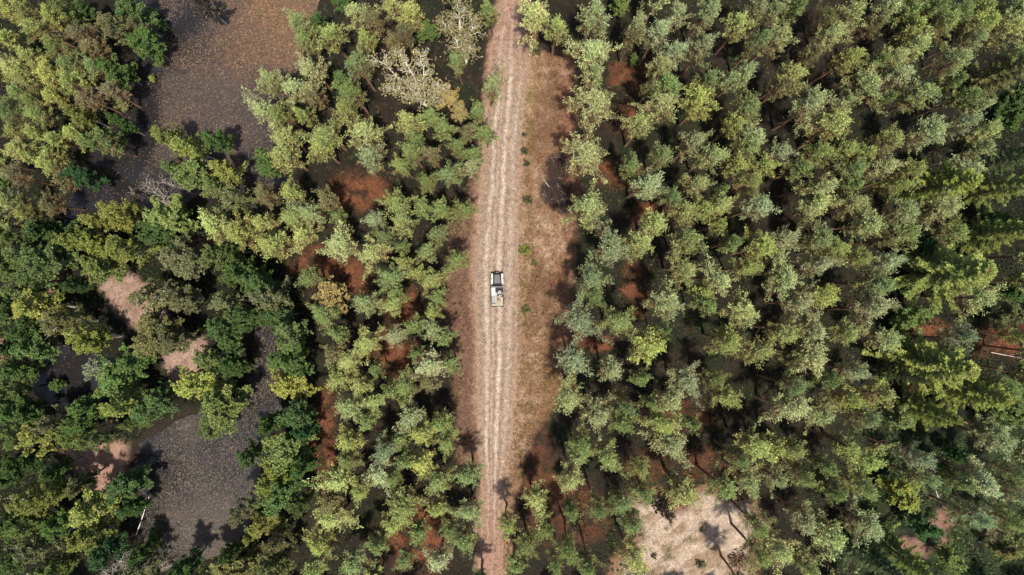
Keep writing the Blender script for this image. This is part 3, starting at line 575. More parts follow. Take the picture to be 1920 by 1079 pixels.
# ------------------------------------------------------------------ plant the trees
def stand_height(px, py):
    if px > 1040: return 13.2
    if px > 560: return 9.6 if py > 330 else 11.5
    return 10.5 if px > 300 else 9.5
ALLP = parse(PINE_SPOTS) + parse(EDGE_PINES)
inframe = lambda q: 0 <= q[0] <= 1920 and 0 <= q[1] <= 1079
BIG = set(sorted(range(len(ALLP)), key=lambda i: -ALLP[i][2] if inframe(ALLP[i]) else 0)[:298])
small = MB(); smallt = MB()
for qi, q in enumerate(ALLP):
    (px, py, r, t) = q
    if qi not in BIG:
        h = stand_height(px, py)*random.uniform(.90, 1.02)*(.80+.20*min(1, r/26)); z = .83*h; x, y = P2(px, py, z); rr = r*1.10/PXM*(H-z)/H
        tm, cm = SMALLP[random.randrange(len(SMALLP))]; a = random.uniform(0, 6.28); s_ = rr/1.85; ca, sa = math.cos(a)*s_, math.sin(a)*s_; z0 = terrain_at(x, y)-.03
        for me, dst in ((tm, smallt), (cm, small)):
            V, Fs, T = RAW[me.name]; W = np.stack([V[:, 0]*ca-V[:, 1]*sa+x, V[:, 0]*sa+V[:, 1]*ca+y, V[:, 2]*h/13.0+z0], 1)
            tone = np.array(TONE_P[t])
            cc = None if dst is smallt else tone*(1-T[:, None])+np.array([.17, .09, .045])*T[:, None]
            if dst is small:
                F = Fs[0]; keepf = np.concatenate(Fs); dst.add(W, keepf, 0, col=cc)
            else: dst.add(W, np.concatenate(Fs), 0)
        continue
    h = stand_height(px, py)*random.uniform(.93, 1.06)*(.80+.20*min(1, r/26))
    place("pine_tree", "pine", PINES[random.randrange(len(PINES))], px, py, r*1.10, TONE_P[t], NAME_P[t], 13.0, 1.85, .83, h, "pine tree")
for (px, py, r, t, v) in parse(BROAD_SPOTS):
    h = (10.5 if px < 600 else 7.5)*random.uniform(.9, 1.08)*(.45+.55*min(1, r/26)); h = min(h, 9.0) if t in 'ge' and px < 300 else h
    if px > 1600: h = min(h, 6.5 if r < 24 else 9)
    if r < 16: h = min(h, r*.22)
    place("broadleaf_tree", "broadleaf tree", BROAD[int(v)], px, py, r*1.12, TONE_B[t], NAME_B[t], 12.0, 2.4, .70, h, "broadleaf tree")
for (px, py, r, t) in parse(SPRUCE_SPOTS):
    h = 10+r*.10
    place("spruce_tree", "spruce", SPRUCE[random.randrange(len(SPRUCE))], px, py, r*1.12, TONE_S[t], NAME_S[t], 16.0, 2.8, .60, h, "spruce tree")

small.v += smallt.v; small.f += [f+small.n for f in smallt.f]; small.m += [m_+1 for m_ in smallt.m]; small.t += smallt.t; small.c += smallt.c
obj("small_pines", small.build("small_pines", [M['smallneedle'], M['pinebark']], 'col'), label="small and half-hidden pines filling the gaps between the larger crowns", cat="pine trees", kind='stuff')
ring = MB(); ringt = MB(); FARP = [make_pine(170+i, 6, .36, .15) for i in range(3)]
for row, dd in enumerate((2.5, 7.5, 12.5)):
    wx_, hy_ = 66+dd, 37.5+dd; per = 4*(wx_+hy_); q = 0.0
    while q < per:
        e = q; 
        if e < 2*wx_: x, y = -wx_+e, -hy_
        elif e < 2*wx_+2*hy_: x, y = wx_, -hy_+(e-2*wx_)
        elif e < 4*wx_+2*hy_: x, y = wx_-(e-2*wx_-2*hy_), hy_
        else: x, y = -wx_, hy_-(e-4*wx_-2*hy_)
        x += random.uniform(-1.3, 1.3); y += random.uniform(-1.3, 1.3); q += random.uniform(4.2, 6.5)
        px_, py_ = 960+x*PXM, 539.5-y*PXM
        if abs(px_-np.interp(py_, ROAD_Y, [(a+b)/2 for a, b in zip(ROAD_L, ROAD_R)])) < 95: continue
        if 150 < px_ < 620 and py_ < 0: continue
        h = random.uniform(10.5, 13.5); a = random.uniform(0, 6.28); s_ = random.uniform(.85, 1.15); ca, sa = math.cos(a)*s_, math.sin(a)*s_; z0 = terrain_at(x, y)-.03
        tone = np.array(TONE_P[random.choice('pymb')])
        for me, dst in zip(FARP[random.randrange(3)], (ringt, ring)):
            V, Fs, T = RAW[me.name]; W = np.stack([V[:, 0]*ca-V[:, 1]*sa+x, V[:, 0]*sa+V[:, 1]*ca+y, V[:, 2]*h/13.0+z0], 1)
            dst.add(W, np.concatenate(Fs), 0, col=None if dst is ringt else tone*(1-T[:, None])+np.array([.17, .09, .045])*T[:, None])
ring.v += ringt.v; ring.f += [f+ring.n for f in ringt.f]; ring.m += [m_+1 for m_ in ringt.m]; ring.t += ringt.t; ring.c += ringt.c
obj("surrounding_forest", ring.build("surrounding_forest", [M['smallneedle'], M['pinebark']], 'col'), label="pine forest carrying on past the picture's edges on every side", cat="forest", kind='stuff')
# two gold-leaved birches with pale limbs showing
def gold_birch(bx, by, limbs, seed, label, color, nleaf, h0=2.0):
    global rng; keep = rng; rng = np.random.default_rng(seed)
    x0, y0 = P2(bx, by); tr = MB(); cr = MB(); C = []; D = []
    for (tx, ty, tz, r) in limbs:
        ex, ey = P2(tx, ty, tz); e = np.array([ex-x0, ey-y0, tz]); n = 8
        pts = [e*(k/n)*np.array([1, 1, 1])+np.array([0, 0, .9*math.sin(k/n*math.pi)])+(rng.normal(size=3)*.12 if k else 0) for k in range(n+1)]
        tr.tube(pts, [r*(1-.8*k/n)+.012 for k in range(n+1)], 6)
        for k in range(2, n+1):
            for s in range(4):
                d = unit(unit(pts[k]-pts[k-1])+unit(rng.normal(size=3))*.85)
                for (q, dd) in branch_rec(tr, pts[k], d, rng.uniform(.8, 2.0)*(1.1-.5*k/n), .04, 1, .6, .03, rng):
                    for w in range(nleaf): C.append(q+rng.normal(size=3)*.26); D.append(dd)
    cr.blades(np.array(C), np.array(D), .16, .10, 9, 1.0)
    root = obj("birch_tree", None, label=label, cat="birch tree", loc=(x0, y0, terrain_at(x0, y0)-.03))
    obj("trunk", tr.build("trunk", M['birchbark'], False, True), root); c = obj("crown", cr.build("crown", M['leaf']), root); c.color = (*color, 1)
    rng = keep
gold_birch(800, 200, [(712, 112, 10.5, .13), (752, 98, 11.5, .13), (790, 105, 11, .10), (825, 165, 8, .07), (735, 165, 8, .07)], 501,
           "golden birch with pale limbs fanning out, left of the road near the top", (.34, .30, .15), 2)
gold_birch(874, 118, [(853, -8, 12, .14), (885, 40, 9.5, .07), (835, 45, 9, .07)], 502,
           "slender golden birch with one long white stem beside the road's top end", (.28, .25, .11), 3)
def dead_tree(bx, by, limbs, seed, label, name="dead_tree", r=.1, dep=2):
    rg = np.random.default_rng(seed); x0, y0 = P2(bx, by); tr = MB()
    for (tx, ty, tz) in limbs:
        ex, ey = P2(tx, ty, tz); e = np.array([ex-x0, ey-y0, tz]); L = np.linalg.norm(e)
        pts = [e*k/6+rg.normal(size=3)*.08*(k > 0) for k in range(7)]; tr.tube(pts, [r*(1-.75*k/6)+.01 for k in range(7)], 5)
        for k in range(2, 7):
            for s in range(3): branch_rec(tr, pts[k], unit(unit(e)+unit(rg.normal(size=3))*.9), L*rg.uniform(.14, .3), r*.35, dep-1, .6, .02, rg)
    me = tr.build("dead_tree", M['deadwood'], False, True)
    obj(name, me, label=label, cat="dead tree", loc=(x0, y0, terrain_at(x0, y0)-.05))
dead_tree(322, 385, [(250, 362, 5.5), (268, 345, 5.5), (287, 352, 4.5), (300, 372, 3)], 511, "bare silver-grey dead tree leaning over the upper pond's lower shore")
dead_tree(352, 356, [(298, 338, 5), (315, 348, 3.5)], 512, "small bare grey dead tree poking out above the larger dead one", r=.08)
dead_tree(255, 1050, [(200, 1082, 6), (235, 1052, 5), (250, 1062, 4), (212, 1060, 6)], 513, "bare pale dead tree at the bottom left corner, right of green crowns")
dead_tree(305, 1062, [(306, 1068, 1.8), (318, 1062, 1.6), (296, 1056, 1.7), (310, 1050, 1.6)], 514, "low bleached leafless bush at the lower pond's bottom shore", name="dead_bush", r=.05, dep=3)

# ------------------------------------------------------------------ logs, brush piles, shrubs
def log(ax, ay, bx, by, r, mat, label, seed):
    rg = np.random.default_rng(seed); x0, y0 = P2(ax, ay); x1, y1 = P2(bx, by); mb = MB(); n = 7
    pts = [np.array([(x1-x0)*k/n, (y1-y0)*k/n, r+.1+rg.normal()*.03]) for k in range(n+1)]; mb.tube(pts, [r*(1-.45*k/n) for k in range(n+1)], 7)
    for i in range(6):
        k = rg.integers(2, n); d = rg.normal(size=3); d[2] = abs(d[2]); mb.tube([pts[k], pts[k]+unit(d)*rg.uniform(.2, .7)], [r*.3, .01], 3)
    z = max(terrain_at(x0, y0), terrain_at(x1, y1), terrain_at((x0+x1)/2, (y0+y1)/2))
    obj("fallen_log", mb.build("fallen_log", mat, False, True), label=label, cat="log", loc=(x0, y0, z))
log(1858, 661, 1916, 672, .07, M['deadwood'], "pale fallen birch trunk on the dark ground by the right edge", 1)
log(1792, 785, 1832, 802, .10, M['pinebark'], "thin brown fallen trunk below the lowest pair of big spruces", 2)
log(1752, 918, 1757, 933, .09, M['deadwood'], "short pale log standing out among undergrowth in the lower right", 3)
log(1030, 352, 1018, 336, .06, M['deadwood'], "short pale pole lying on the left side of the brush heap", 4)
log(262, 903, 284, 862, .05, M['birchbark'], "thin pale fallen stem at the lower pond's left bank", 5)
log(256, 1002, 282, 925, .06, M['birchbark'], "long thin pale stem fallen along the lower pond's left bank", 6)

def brush(cx, cy, rx, ry, label, seed, n=210):
    rg = np.random.default_rng(seed); x0, y0 = P2(cx, cy); mb = MB(); pm = MB()
    for i in range(n):
        a = rg.uniform(0, 6.28); q = math.sqrt(rg.uniform(0, 1)); c = np.array([math.cos(a)*q*rx/PXM, math.sin(a)*q*ry/PXM, .12+.55*(1-q*q)*rg.uniform(.3, 1)])
        d = unit(rg.normal(size=3)*[1, 1, .3]); L = rg.uniform(.4, 1.3); t = mb if i % 16 else pm
        t.tube([c-d*L/2, c+rg.normal(size=3)*.08, c+d*L/2], [.022, .018, .006] if t is mb else [.035, .03, .012], 3)
    root = obj("brush_pile", None, label=label, cat="brush pile", loc=(x0, y0, terrain_at(x0, y0)))
    obj("dark_twigs", mb.build("dark_twigs", M['darktwig'], False), root); obj("pale_sticks", pm.build("pale_sticks", M['stick'], False), root)
brush(1048, 315, 24, 26, "upper dark heap of cut brushwood on the verge right of the road", 21)
brush(1042, 362, 28, 26, "largest dark heap of cut brushwood with pale sticks on the right verge", 22, 300)
brush(1062, 390, 14, 14, "small dark heap of twigs below the big brushwood heap", 23, 110)

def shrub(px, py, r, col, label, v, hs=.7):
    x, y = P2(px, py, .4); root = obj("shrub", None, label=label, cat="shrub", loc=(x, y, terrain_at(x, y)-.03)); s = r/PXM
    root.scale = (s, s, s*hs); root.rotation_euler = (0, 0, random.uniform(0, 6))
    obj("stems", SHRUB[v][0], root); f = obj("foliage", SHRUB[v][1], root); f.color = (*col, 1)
for a in [(985, 470, 15, (.20, .25, .04), "bright lime-green bush on the right verge just above the truck", 0),
          (1001, 492, 8, (.13, .17, .04), "small green bush below the lime-green bush on the right verge", 1),
          (983, 252, 6, (.03, .07, .03), "tiny dark green bush at the road's right edge, uppermost of three", 2),
          (984, 284, 10, (.03, .065, .025), "dark green bush at the road's right edge, middle of three", 0),
          (988, 306, 8, (.03, .065, .025), "dark green bush at the road's right edge, lowest of three", 1),
          (990, 375, 12, (.06, .07, .03), "dull green bush at the road's right edge beside the brushwood", 2),
          (985, 582, 11, (.14, .15, .04), "low yellow-green bush at the road's right edge below the truck", 1),
          (1004, 95, 14, (.06, .075, .035), "dark low bush under the pines at the road's upper right", 0),
          (1239, 945, 28, (.020, .017, .012), "bush-shaped dark blob in place of tree shadow, upper left rim of the sandy clearing", 2),  # near-black bush added where a tree's shadow lies on the sand
          (1256, 972, 13, (.05, .045, .025), "dark bush just inside the top of the sandy clearing", 1),
          (1317, 994, 7, (.06, .065, .03), "small dark bush in the middle of the sandy clearing", 0),
          (1313, 1058, 12, (.06, .075, .035), "green-brown bush low in the middle of the sandy clearing", 2),
          (1226, 1045, 8, (.055, .05, .03), "small dark bush low at the left of the sandy clearing", 1),
          (1385, 1050, 22, (.17, .10, .06), "rusty brown scrub at the right rim of the sandy clearing", 0),
          (318, 860, 9, (.015, .02, .015), "dark bush standing in the lower pond near its left bank", 1),
          (1768, 1068, 15, (.07, .11, .03), "low green bush at the bottom edge right of the lowest spruce", 0),
          (1745, 965, 16, (.05, .10, .03), "low green bush left of the pinkish bare patch, lower right", 1),
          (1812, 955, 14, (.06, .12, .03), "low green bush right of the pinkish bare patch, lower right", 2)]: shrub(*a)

# ------------------------------------------------------------------ stuff: grass, bracken, undergrowth, litter
def scatter(n, fn, box=(-68, 68, -39, 39)):
    x = rng.uniform(box[0], box[1], n); y = rng.uniform(box[2], box[3], n); px = 960+x*PXM; py = 539.5-y*PXM
    p = fn(px, py, x, y); k = rng.uniform(0, 1, n) < p; x, y, px, py = x[k], y[k], px[k], py[k]
    return x, y, height(px, py), px, py
def pond_free(px, py):
    ok = np.ones(px.shape)
    for p in POND.values(): ok *= (poly_sd(p, px, py) > 8)
    return ok
def road_free(px, py, g=4): return ((px < np.interp(py, ROAD_Y, ROAD_L)-g) | (px > np.interp(py, ROAD_Y, ROAD_R)+g)).astype(float)
def open_free(px, py): return (poly_sd(CLEAR, px, py) > 0)*(poly_sd(SPIT, px, py) > 0)*(poly_sd(SPIT2, px, py) > 0)*1.0
def stuff(name, pts, cols, ln, w, k, spread, up, label, cat):
    x, y, z = pts; mb = MB(); D = np.zeros((len(x), 3)); D[:, 2] = .6
    mb.blades(np.stack([x, y, z+.01], 1), D, ln, w, k, spread, col=cols, up=up)
    obj(name, mb.build(name, M['low'], 'col'), label=label, cat=cat, kind='stuff')
def rustf(px, py):
    v = 0
    for (cx, cy, rx, ry) in RUST: v = np.maximum(v, sstep(1.2, .6, np.hypot((px-cx)/rx, (py-cy)/ry)))
    return v
x, y, z, px, py = scatter(60000, lambda px, py, x, y: np.clip(rustf(px+(fbm(x, y, 2, 3, 5)-.5)*50, py+(fbm(x, y, 2, 3, 8)-.5)*50)*.9+.03, 0, 1)*pond_free(px, py)*road_free(px, py, 30)*open_free(px, py)*((px < 990) | (px > 1075)))
c = np.array([.165, .064, .032])*rng.uniform(.25, 1.5, (len(x), 1))*np.array([1, 1, 1])+rng.uniform(0, .05, (len(x), 3))*[1, .8, .2]
stuff("bracken", (x, y, z), c, .26, .07, 6, .75, .15, "rust-brown dead bracken in patches on the forest floor", "bracken")
def vergef(px, py, x, y):
    rl = np.interp(py, ROAD_Y, ROAD_L); rr = np.interp(py, ROAD_Y, ROAD_R); W = np.interp(py, [0, 90, 120, 300, 600, 680, 760, 820, 1079], [6, 15, 95, 108, 108, 98, 85, 45, 8]); W2 = np.interp(py, [0, 250, 330, 420, 520, 640, 860, 900, 1079], [4, 10, 22, 45, 62, 55, 45, 12, 6])
    return (((px > rr+2) & (px < rr+W)) | ((px < rl-2) & (px > rl-W2)))*(.35+.65*sstep(.35, .6, fbm(x, y, 1.5, 3, 14)))
x, y, z, px, py = scatter(90000, vergef, (-10, 10, -39, 39))
c = np.array([.205, .138, .088])*rng.uniform(.35, 1.45, (len(x), 1)); gsel = rng.uniform(0, 1, len(x)) < np.where((px > 970) & (px < 1000), .55, .1); c[gsel] = np.array([.12, .125, .035])*rng.uniform(.5, 1.3, (gsel.sum(), 1))
rsel = (rng.uniform(0, 1, len(x)) < .3); c[rsel] *= [.8, .5, .42]
stuff("dry_grass", (x, y, z), c, .2, .035, 4, .9, .05, "straw-coloured dry grass on both verges of the dirt road", "grass")
def undf(px, py, x, y):
    d = .32+.75*sstep(1560, 1700, px)*sstep(740, 860, py)+.55*(px < 560)+.45*sstep(1780, 1850, px)+.10*(px > 1060)
    return np.clip(d, 0, 1)*sstep(.36, .58, fbm(x, y, 2.6, 3, 18))*pond_free(px, py)*road_free(px, py, 26)*open_free(px, py)*(1-rustf(px, py)*.8)*((px < 985) | (px > 1080))
x, y, z, px, py = scatter(110000, undf)
g = rng.uniform(0, 1, (len(x), 1)); br = sstep(1560, 1700, px)*sstep(740, 860, py)
c = (np.array([.028, .042, .018])*(1-g)+np.array([.058, .084, .026])*g)*(1+1.5*br[:, None])*rng.uniform(.7, 1.3, (len(x), 1))
stuff("undergrowth", (x, y, z), c, .34, .12, 7, .8, .25, "low green undergrowth between the trunks, thickest in the lower right", "undergrowth")
x, y, z, px, py = scatter(26000, lambda px, py, x, y: pond_free(px, py)*road_free(px, py, 8)*.6)
c = np.array([.13, .095, .072])*rng.uniform(.4, 1.4, (len(x), 1)); mb = MB(); D = rng.normal(size=(len(x), 3)); D[:, 2] *= .08
mb.blades(np.stack([x, y, z+.05], 1), D, .7, .035, 1, .0, col=c); obj("fallen_twigs", mb.build("fallen_twigs", M['low'], 'col'), label="fallen twigs and dead sticks littering the forest floor", cat="twigs", kind='stuff')
x, y, z, px, py = scatter(5000, lambda px, py, x, y: (poly_sd(CLEAR, px, py) < 20)*sstep(.55, .7, fbm(x, y, 2, 3, 62)), (10, 36, -39, -22))
c = np.array([.16, .13, .06])*rng.uniform(.5, 1.5, (len(x), 1))
stuff("sparse_grass", (x, y, z), c, .16, .04, 4, .9, .05, "sparse grass tufts on the pale sandy clearing", "grass")

for nm, p in POND.items():
    pa = np.array(p); bx = ((pa[:, 0].min()-960)/PXM, (pa[:, 0].max()-960)/PXM, (539.5-pa[:, 1].max())/PXM, (539.5-pa[:, 1].min())/PXM)
    n = int((bx[1]-bx[0])*(bx[3]-bx[2])*(170 if nm == 'upper' else 150 if nm == 'lower' else 20))
    def ff(px, py, x, y):
        d = .25+.9*(fbm(x, y, 4, 4, 91)-.25)
        if nm == 'upper': d = d+.35*sstep(380, 520, px)*sstep(230, 60, py)-.5*np.exp(-((px-345)/40)**2-((py-45)/35)**2)-.35*sstep(235, 330, py)-.55*sstep(12, -12, px-(296-np.maximum(0, py-255)*.55))  # same left band thinned for the painted tree reflection
        else: d = d+.15*sstep(860, 930, py)-.1-.25*sstep(330, 270, px)
        return np.clip(d, .04, 1)*(poly_sd(p, px, py) < 0)
    x, y, z, px, py = scatter(n, ff, bx)
    wm_ = np.clip(sstep(340, 500, px)*sstep(300, 60, py)*.75+1.1*(fbm(x, y, 5, 3, 88)-.42), 0, 1) if nm == 'upper' else px*0+.1
    g = np.clip(wm_+rng.normal(size=len(x))*.25, 0, 1)[:, None]
    c = ((np.array([.068, .050, .040]) if nm == 'upper' else np.array([.068, .062, .050]))*(1-g)+np.array([.150, .082, .040])*g)*rng.uniform(.45, 1.6, (len(x), 1)); mb = MB(); D = rng.normal(size=(len(x), 3)); D[:, 2] *= .03
    mb.blades(np.stack([x, y, x*0-.415], 1), D, .19, .12, 1, .0, col=c)
    # lay every leaf flat on the water
    mb.v[-1][:, 2] = -.412+np.tile([0, .008, 0, -.004], len(x))
    obj("floating_leaves", mb.build("floating_leaves", M['low'], 'col'), label="fallen leaves floating on the "+dict(upper="upper pond at the upper left", lower="lower pond at the lower left", west="dark pool at the left")[nm], cat="leaves", kind='stuff')

# ------------------------------------------------------------------ the off-road truck
import bmesh
def prism(name, prof_fn, mat, parent, bevel=0.0): pass
def box_mesh(name, boxes, mat, bevel=.02, seg=2):
    bm = bmesh.new()
    for b in boxes:
        cx, cy, cz, sx, sy, sz = b[:6]; tx, ty = (b[6], b[7]) if len(b) > 6 else (1, 1); oy = b[8] if len(b) > 8 else 0
        vs = [bm.verts.new((cx+ix*sx/2*(tx if iz > 0 else 1), cy+iy*sy/2*(ty if iz > 0 else 1)+(oy if iz > 0 else 0), cz+iz*sz/2)) for iz in (-1, 1) for iy in (-1, 1) for ix in (-1, 1)]
        for f in ((0, 2, 3, 1), (4, 5, 7, 6), (0, 1, 5, 4), (2, 6, 7, 3), (0, 4, 6, 2), (1, 3, 7, 5)): bm.faces.new([vs[i] for i in f])
    if bevel: bmesh.ops.bevel(bm, geom=bm.edges[:], offset=bevel, segments=seg, affect='EDGES', profile=.6, clamp_overlap=True)
    me = bpy.data.meshes.new(name); bm.to_mesh(me); bm.free(); me.materials.append(mat); return me
def poly_mesh(name, pts2, z0, z1, mat, bevel=.015):
    """extrude an xy outline between heights; z may be a function of y"""
    f0 = z0 if callable(z0) else (lambda x, y: z0); f1 = z1 if callable(z1) else (lambda x, y: z1)
    bm = bmesh.new(); lo = [bm.verts.new((x, y, f0(x, y))) for x, y in pts2]; hi = [bm.verts.new((x, y, f1(x, y))) for x, y in pts2]
    n = len(pts2); bm.faces.new(hi); bm.faces.new(lo[::-1])
    for i in range(n): bm.faces.new((lo[i], lo[(i+1) % n], hi[(i+1) % n], hi[i]))
    bmesh.ops.recalc_face_normals(bm, faces=bm.faces[:])
    if bevel: bmesh.ops.bevel(bm, geom=bm.edges[:], offset=bevel, segments=2, affect='EDGES', clamp_overlap=True)
    me = bpy.data.meshes.new(name); bm.to_mesh(me); bm.free(); me.materials.append(mat); return me
def lathe_mesh(name, prof, mat, seg=28, ax='z'):
    bm = bmesh.new(); rings = []
    for r, z in prof:
        ring = []
        for i in range(seg):
            a = 2*math.pi*i/seg; p = (r*math.cos(a), r*math.sin(a), z) if ax == 'z' else (z, r*math.cos(a), r*math.sin(a)); ring.append(bm.verts.new(p))
        rings.append(ring)
    for a, b in zip(rings, rings[1:]):
        for i in range(seg): bm.faces.new((a[i], a[(i+1) % seg], b[(i+1) % seg], b[i]))
    bm.faces.new(rings[0][::-1]); bm.faces.new(rings[-1]); bmesh.ops.recalc_face_normals(bm, faces=bm.faces[:])
    for f in bm.faces: f.smooth = True
    me = bpy.data.meshes.new(name); bm.to_mesh(me); bm.free(); me.materials.append(mat); return me

white = plain("white_paint", (.30, .297, .285), .45, noise=.16, nscale=2.2, coat=.15); black = plain("black_plastic", (.007, .007, .009), .6, spec=.25)
hoodm = plain("dark_bonnet", (.026, .021, .027), .4, noise=.2, nscale=4, coat=.2); glass = plain("dark_glass", (.012, .015, .018), .06, spec=.8)
rubber = plain("tyre_rubber", (.02, .02, .02), .85); steel = plain("wheel_steel", (.45, .45, .44), .35, metal=.7); panel = plain("grey_panel", (.135, .145, .135), .5, noise=.15, nscale=14)
canvas = plain("cream_canvas", (.25, .22, .185), .9, noise=.2, nscale=6); tan = plain("tan_crate", (.25, .165, .10), .8, noise=.25, nscale=9); lampm = plain("lamp_glass", (.75, .75, .72), .1, spec=.8)
redm = plain("rear_lamp", (.45, .03, .02), .25); olive = plain("dark_duffel", (.03, .032, .034), .8, noise=.3, nscale=9); pinkm = plain("pink_bag", (.33, .19, .18), .8)

cx, cy = P2(932.5, 543.5, 1.0)
truck = obj("off_road_truck", None, label="white off-road truck with black bonnet and loaded roof driving up the dirt track", cat="truck", loc=(cx, cy, 0.06)); truck.rotation_euler = (0, 0, math.radians(.8))
Lh, Wd = 2.05, .79
body = obj("body", box_mesh("body", [(0, -.72, .86, 1.56, 2.62, .62, .98, 1), (0, -.80, 1.42, 1.50, 2.42, .62, .93, .97)], white, .04), truck)
obj("sill", box_mesh("sill", [(0, -.1, .46, 1.52, 3.6, .14)], black, .02), body)
obj("front_body", box_mesh("front_body", [(0, 1.22, .80, 1.06, 1.56, .60)], black, .03), truck)
for s in (-1, 1):
    fw = obj("front_wing", poly_mesh("front_wing", [(s*.40, 1.98), (s*.77, 1.96), (s*.79, 1.2), (s*.78, .56), (s*.60, .56)][::-s], .62, 1.09, white, .03), truck)
    obj("wing_vent", box_mesh("wing_vent", [(s*.70, 1.38, 1.10, .10, .16, .03)], black, .01), fw)
    obj("headlight", lathe_mesh("headlight", [(.10, -.03), (.10, .02), (.06, .05)], lampm, 16), truck, loc=(s*.62, 2.0, .88)).rotation_euler = (math.radians(-90), 0, 0)
    mr = obj("mirror", box_mesh("mirror", [(s*.87, .62, 1.38, .12, .06, .2)], black, .02), truck); obj("mirror_arm", box_mesh("mirror_arm", [(s*.80, .60, 1.30, .1, .03, .03)], black, .005), mr)
    obj("side_window", box_mesh("side_window", [(s*.742, -.15, 1.46, .03, .72, .34), (s*.742, -1.25, 1.46, .03, 1.0, .34)], glass, .01), truck)
    dr = obj("door", box_mesh("door", [(s*.79, .02, .88, .03, .86, .52)], white, .01), truck); obj("handle", box_mesh("handle", [(s*.815, -.28, 1.02, .03, .14, .03)], black, .006), dr)
    obj("wheel_arch", poly_mesh("wheel_arch", [(s*.70, 1.78), (s*.84, 1.70), (s*.845, 1.0), (s*.70, .92)][::-s], .86, .93, black, .015), truck)
    obj("wheel_arch", poly_mesh("wheel_arch", [(s*.70, -.95), (s*.84, -1.03), (s*.845, -1.70), (s*.70, -1.78)][::-s], .86, .93, black, .015), truck)
    for wy in (1.33, -1.35):
        w = obj("wheel", lathe_mesh("wheel", [(.20, -.12), (.36, -.12), (.395, -.08), (.395, .08), (.36, .12), (.20, .12)], rubber, 28, 'x'), truck, loc=(s*.68, wy, .39)); obj("rim", lathe_mesh("rim", [(.19, -.02), (.20, .125), (.12, .09), (.04, .10)] if s > 0 else [(.04, -.10), (.12, -.09), (.20, -.125), (.19, .02)], steel, 20, 'x'), w)
    obj("rear_light", box_mesh("rear_light", [(s*.66, -2.045, .92, .12, .03, .14)], redm, .01), truck)
hood = obj("bonnet", poly_mesh("bonnet", [(-.36, 1.99), (.36, 1.99), (.56, .66), (-.56, .66)], 1.08, lambda x, y: 1.20-.03*(y-1.2)-.10*abs(x)**2, black, .02), truck)
obj("bonnet_panel", poly_mesh("bonnet_panel", [(-.27, 1.86), (.27, 1.86), (.42, .82), (-.42, .82)], 1.17, lambda x, y: 1.235-.03*(y-1.2)-.08*abs(x)**2, hoodm, .015), hood)
obj("windscreen", poly_mesh("windscreen", [(-.70, .58), (.70, .58), (.68, .36), (-.68, .36)], 1.10, lambda x, y: 1.18+(.60-y)*2.3, glass, .02), truck)
obj("wiper_panel", box_mesh("wiper_panel", [(0, .61, 1.12, 1.44, .10, .08)], black, .02), truck)
bp = obj("front_bumper", box_mesh("front_bumper", [(0, 2.05, .58, 1.56, .09, .20), (0, 2.09, .78, .62, .04, .34)], black, .03), truck)
obj("winch", lathe_mesh("winch", [(.06, -.2), (.07, -.18), (.07, .18), (.06, .2)], steel, 14, 'x'), bp, loc=(0, 2.17, .66))
obj("grille", box_mesh("grille", [(0, 2.01, .88, .56, .04, .34)], black, .01), truck)
obj("rear_bumper", box_mesh("rear_bumper", [(0, -2.10, .55, 1.54, .14, .18)], black, .02), truck)
obj("number_plate", box_mesh("number_plate", [(.10, -2.19, .62, .46, .02, .12)], plain("plate", (.75, .72, .6), .5), .004), truck)
obj("spare_bracket", box_mesh("spare_bracket", [(.1, -2.07, 1.1, .3, .07, .3)], black, .02), truck)
roof = obj("roof", box_mesh("roof", [(0, -.80, 1.765, 1.46, 2.44, .07)], white, .03), truck)
rk = MB()
for s in (-1, 1): rk.tube([(s*.74, .34, 1.90), (s*.74, -2.02, 1.90)], [.028, .028], 8)
for yv in np.linspace(.34, -2.02, 8): rk.tube([(-.74, yv, 1.88), (.74, yv, 1.88)], [.022, .022], 6)
for s in (-1, 1):
    for yv in (.2, -.6, -1.3, -1.95): rk.tube([(s*.73, yv, 1.74), (s*.74, yv, 1.90)], [.02, .02], 6)
obj("roof_rack", rk.build("roof_rack", black, False, True), truck)
obj("roof_board", box_mesh("roof_board", [(-.49, -.26, 1.925, .46, .96, .035)], white, .01), truck)
pn = obj("ribbed_board", box_mesh("ribbed_board", [(-.48, -1.20, 1.925, .44, .90, .035)] + [(-.48, -.80-.10*i, 1.948, .40, .03, .018) for i in range(9)], panel, .004), truck)
obj("black_mat", box_mesh("black_mat", [(.25, -.05, 1.915, .94, .62, .03)], black, .01), truck)
obj("rear_board", box_mesh("rear_board", [(.0, -1.88, 1.915, 1.36, .28, .03), (.24, -1.28, 1.915, .88, .90, .03)], canvas, .008), truck)
def cargo(name, me, label, cat, loc, rz=0):
    o = obj(name, me, label=label, cat=cat, loc=(cx+loc[0], cy+loc[1], .06+loc[2])); o.rotation_euler = (0, 0, rz); return o
sp = cargo("spare_tyre", lathe_mesh("spare_tyre", [(.22, 0), (.33, 0), (.37, .05), (.37, .17), (.33, .22), (.26, .22), (.24, .17)], rubber, 32), "round spare tyre with pale cover lying on the truck roof's right side", "spare tyre", (.30, -.34, 1.94))
obj("tyre_cover", lathe_mesh("tyre_cover", [(.25, .16), (.25, .20), (.18, .225), (.05, .23)], canvas, 28), sp)
cargo("wooden_crate", box_mesh("wooden_crate", [(0, 0, .09, .44, .38, .18)] + [(0, -.14+.07*i, .185, .44, .05, .02) for i in range(5)], tan, .01), "tan wooden crate at the back of the truck roof", "crate", (.22, -1.42, 1.935), .05)
cargo("duffel_bag", box_mesh("duffel_bag", [(0, 0, .09, .30, .18, .17, .8, .8), (.02, 0, .185, .2, .03, .02)], canvas, .05, 3), "pale folded bag beside the spare tyre on the truck roof", "bag", (.10, -.86, 1.935), .2)
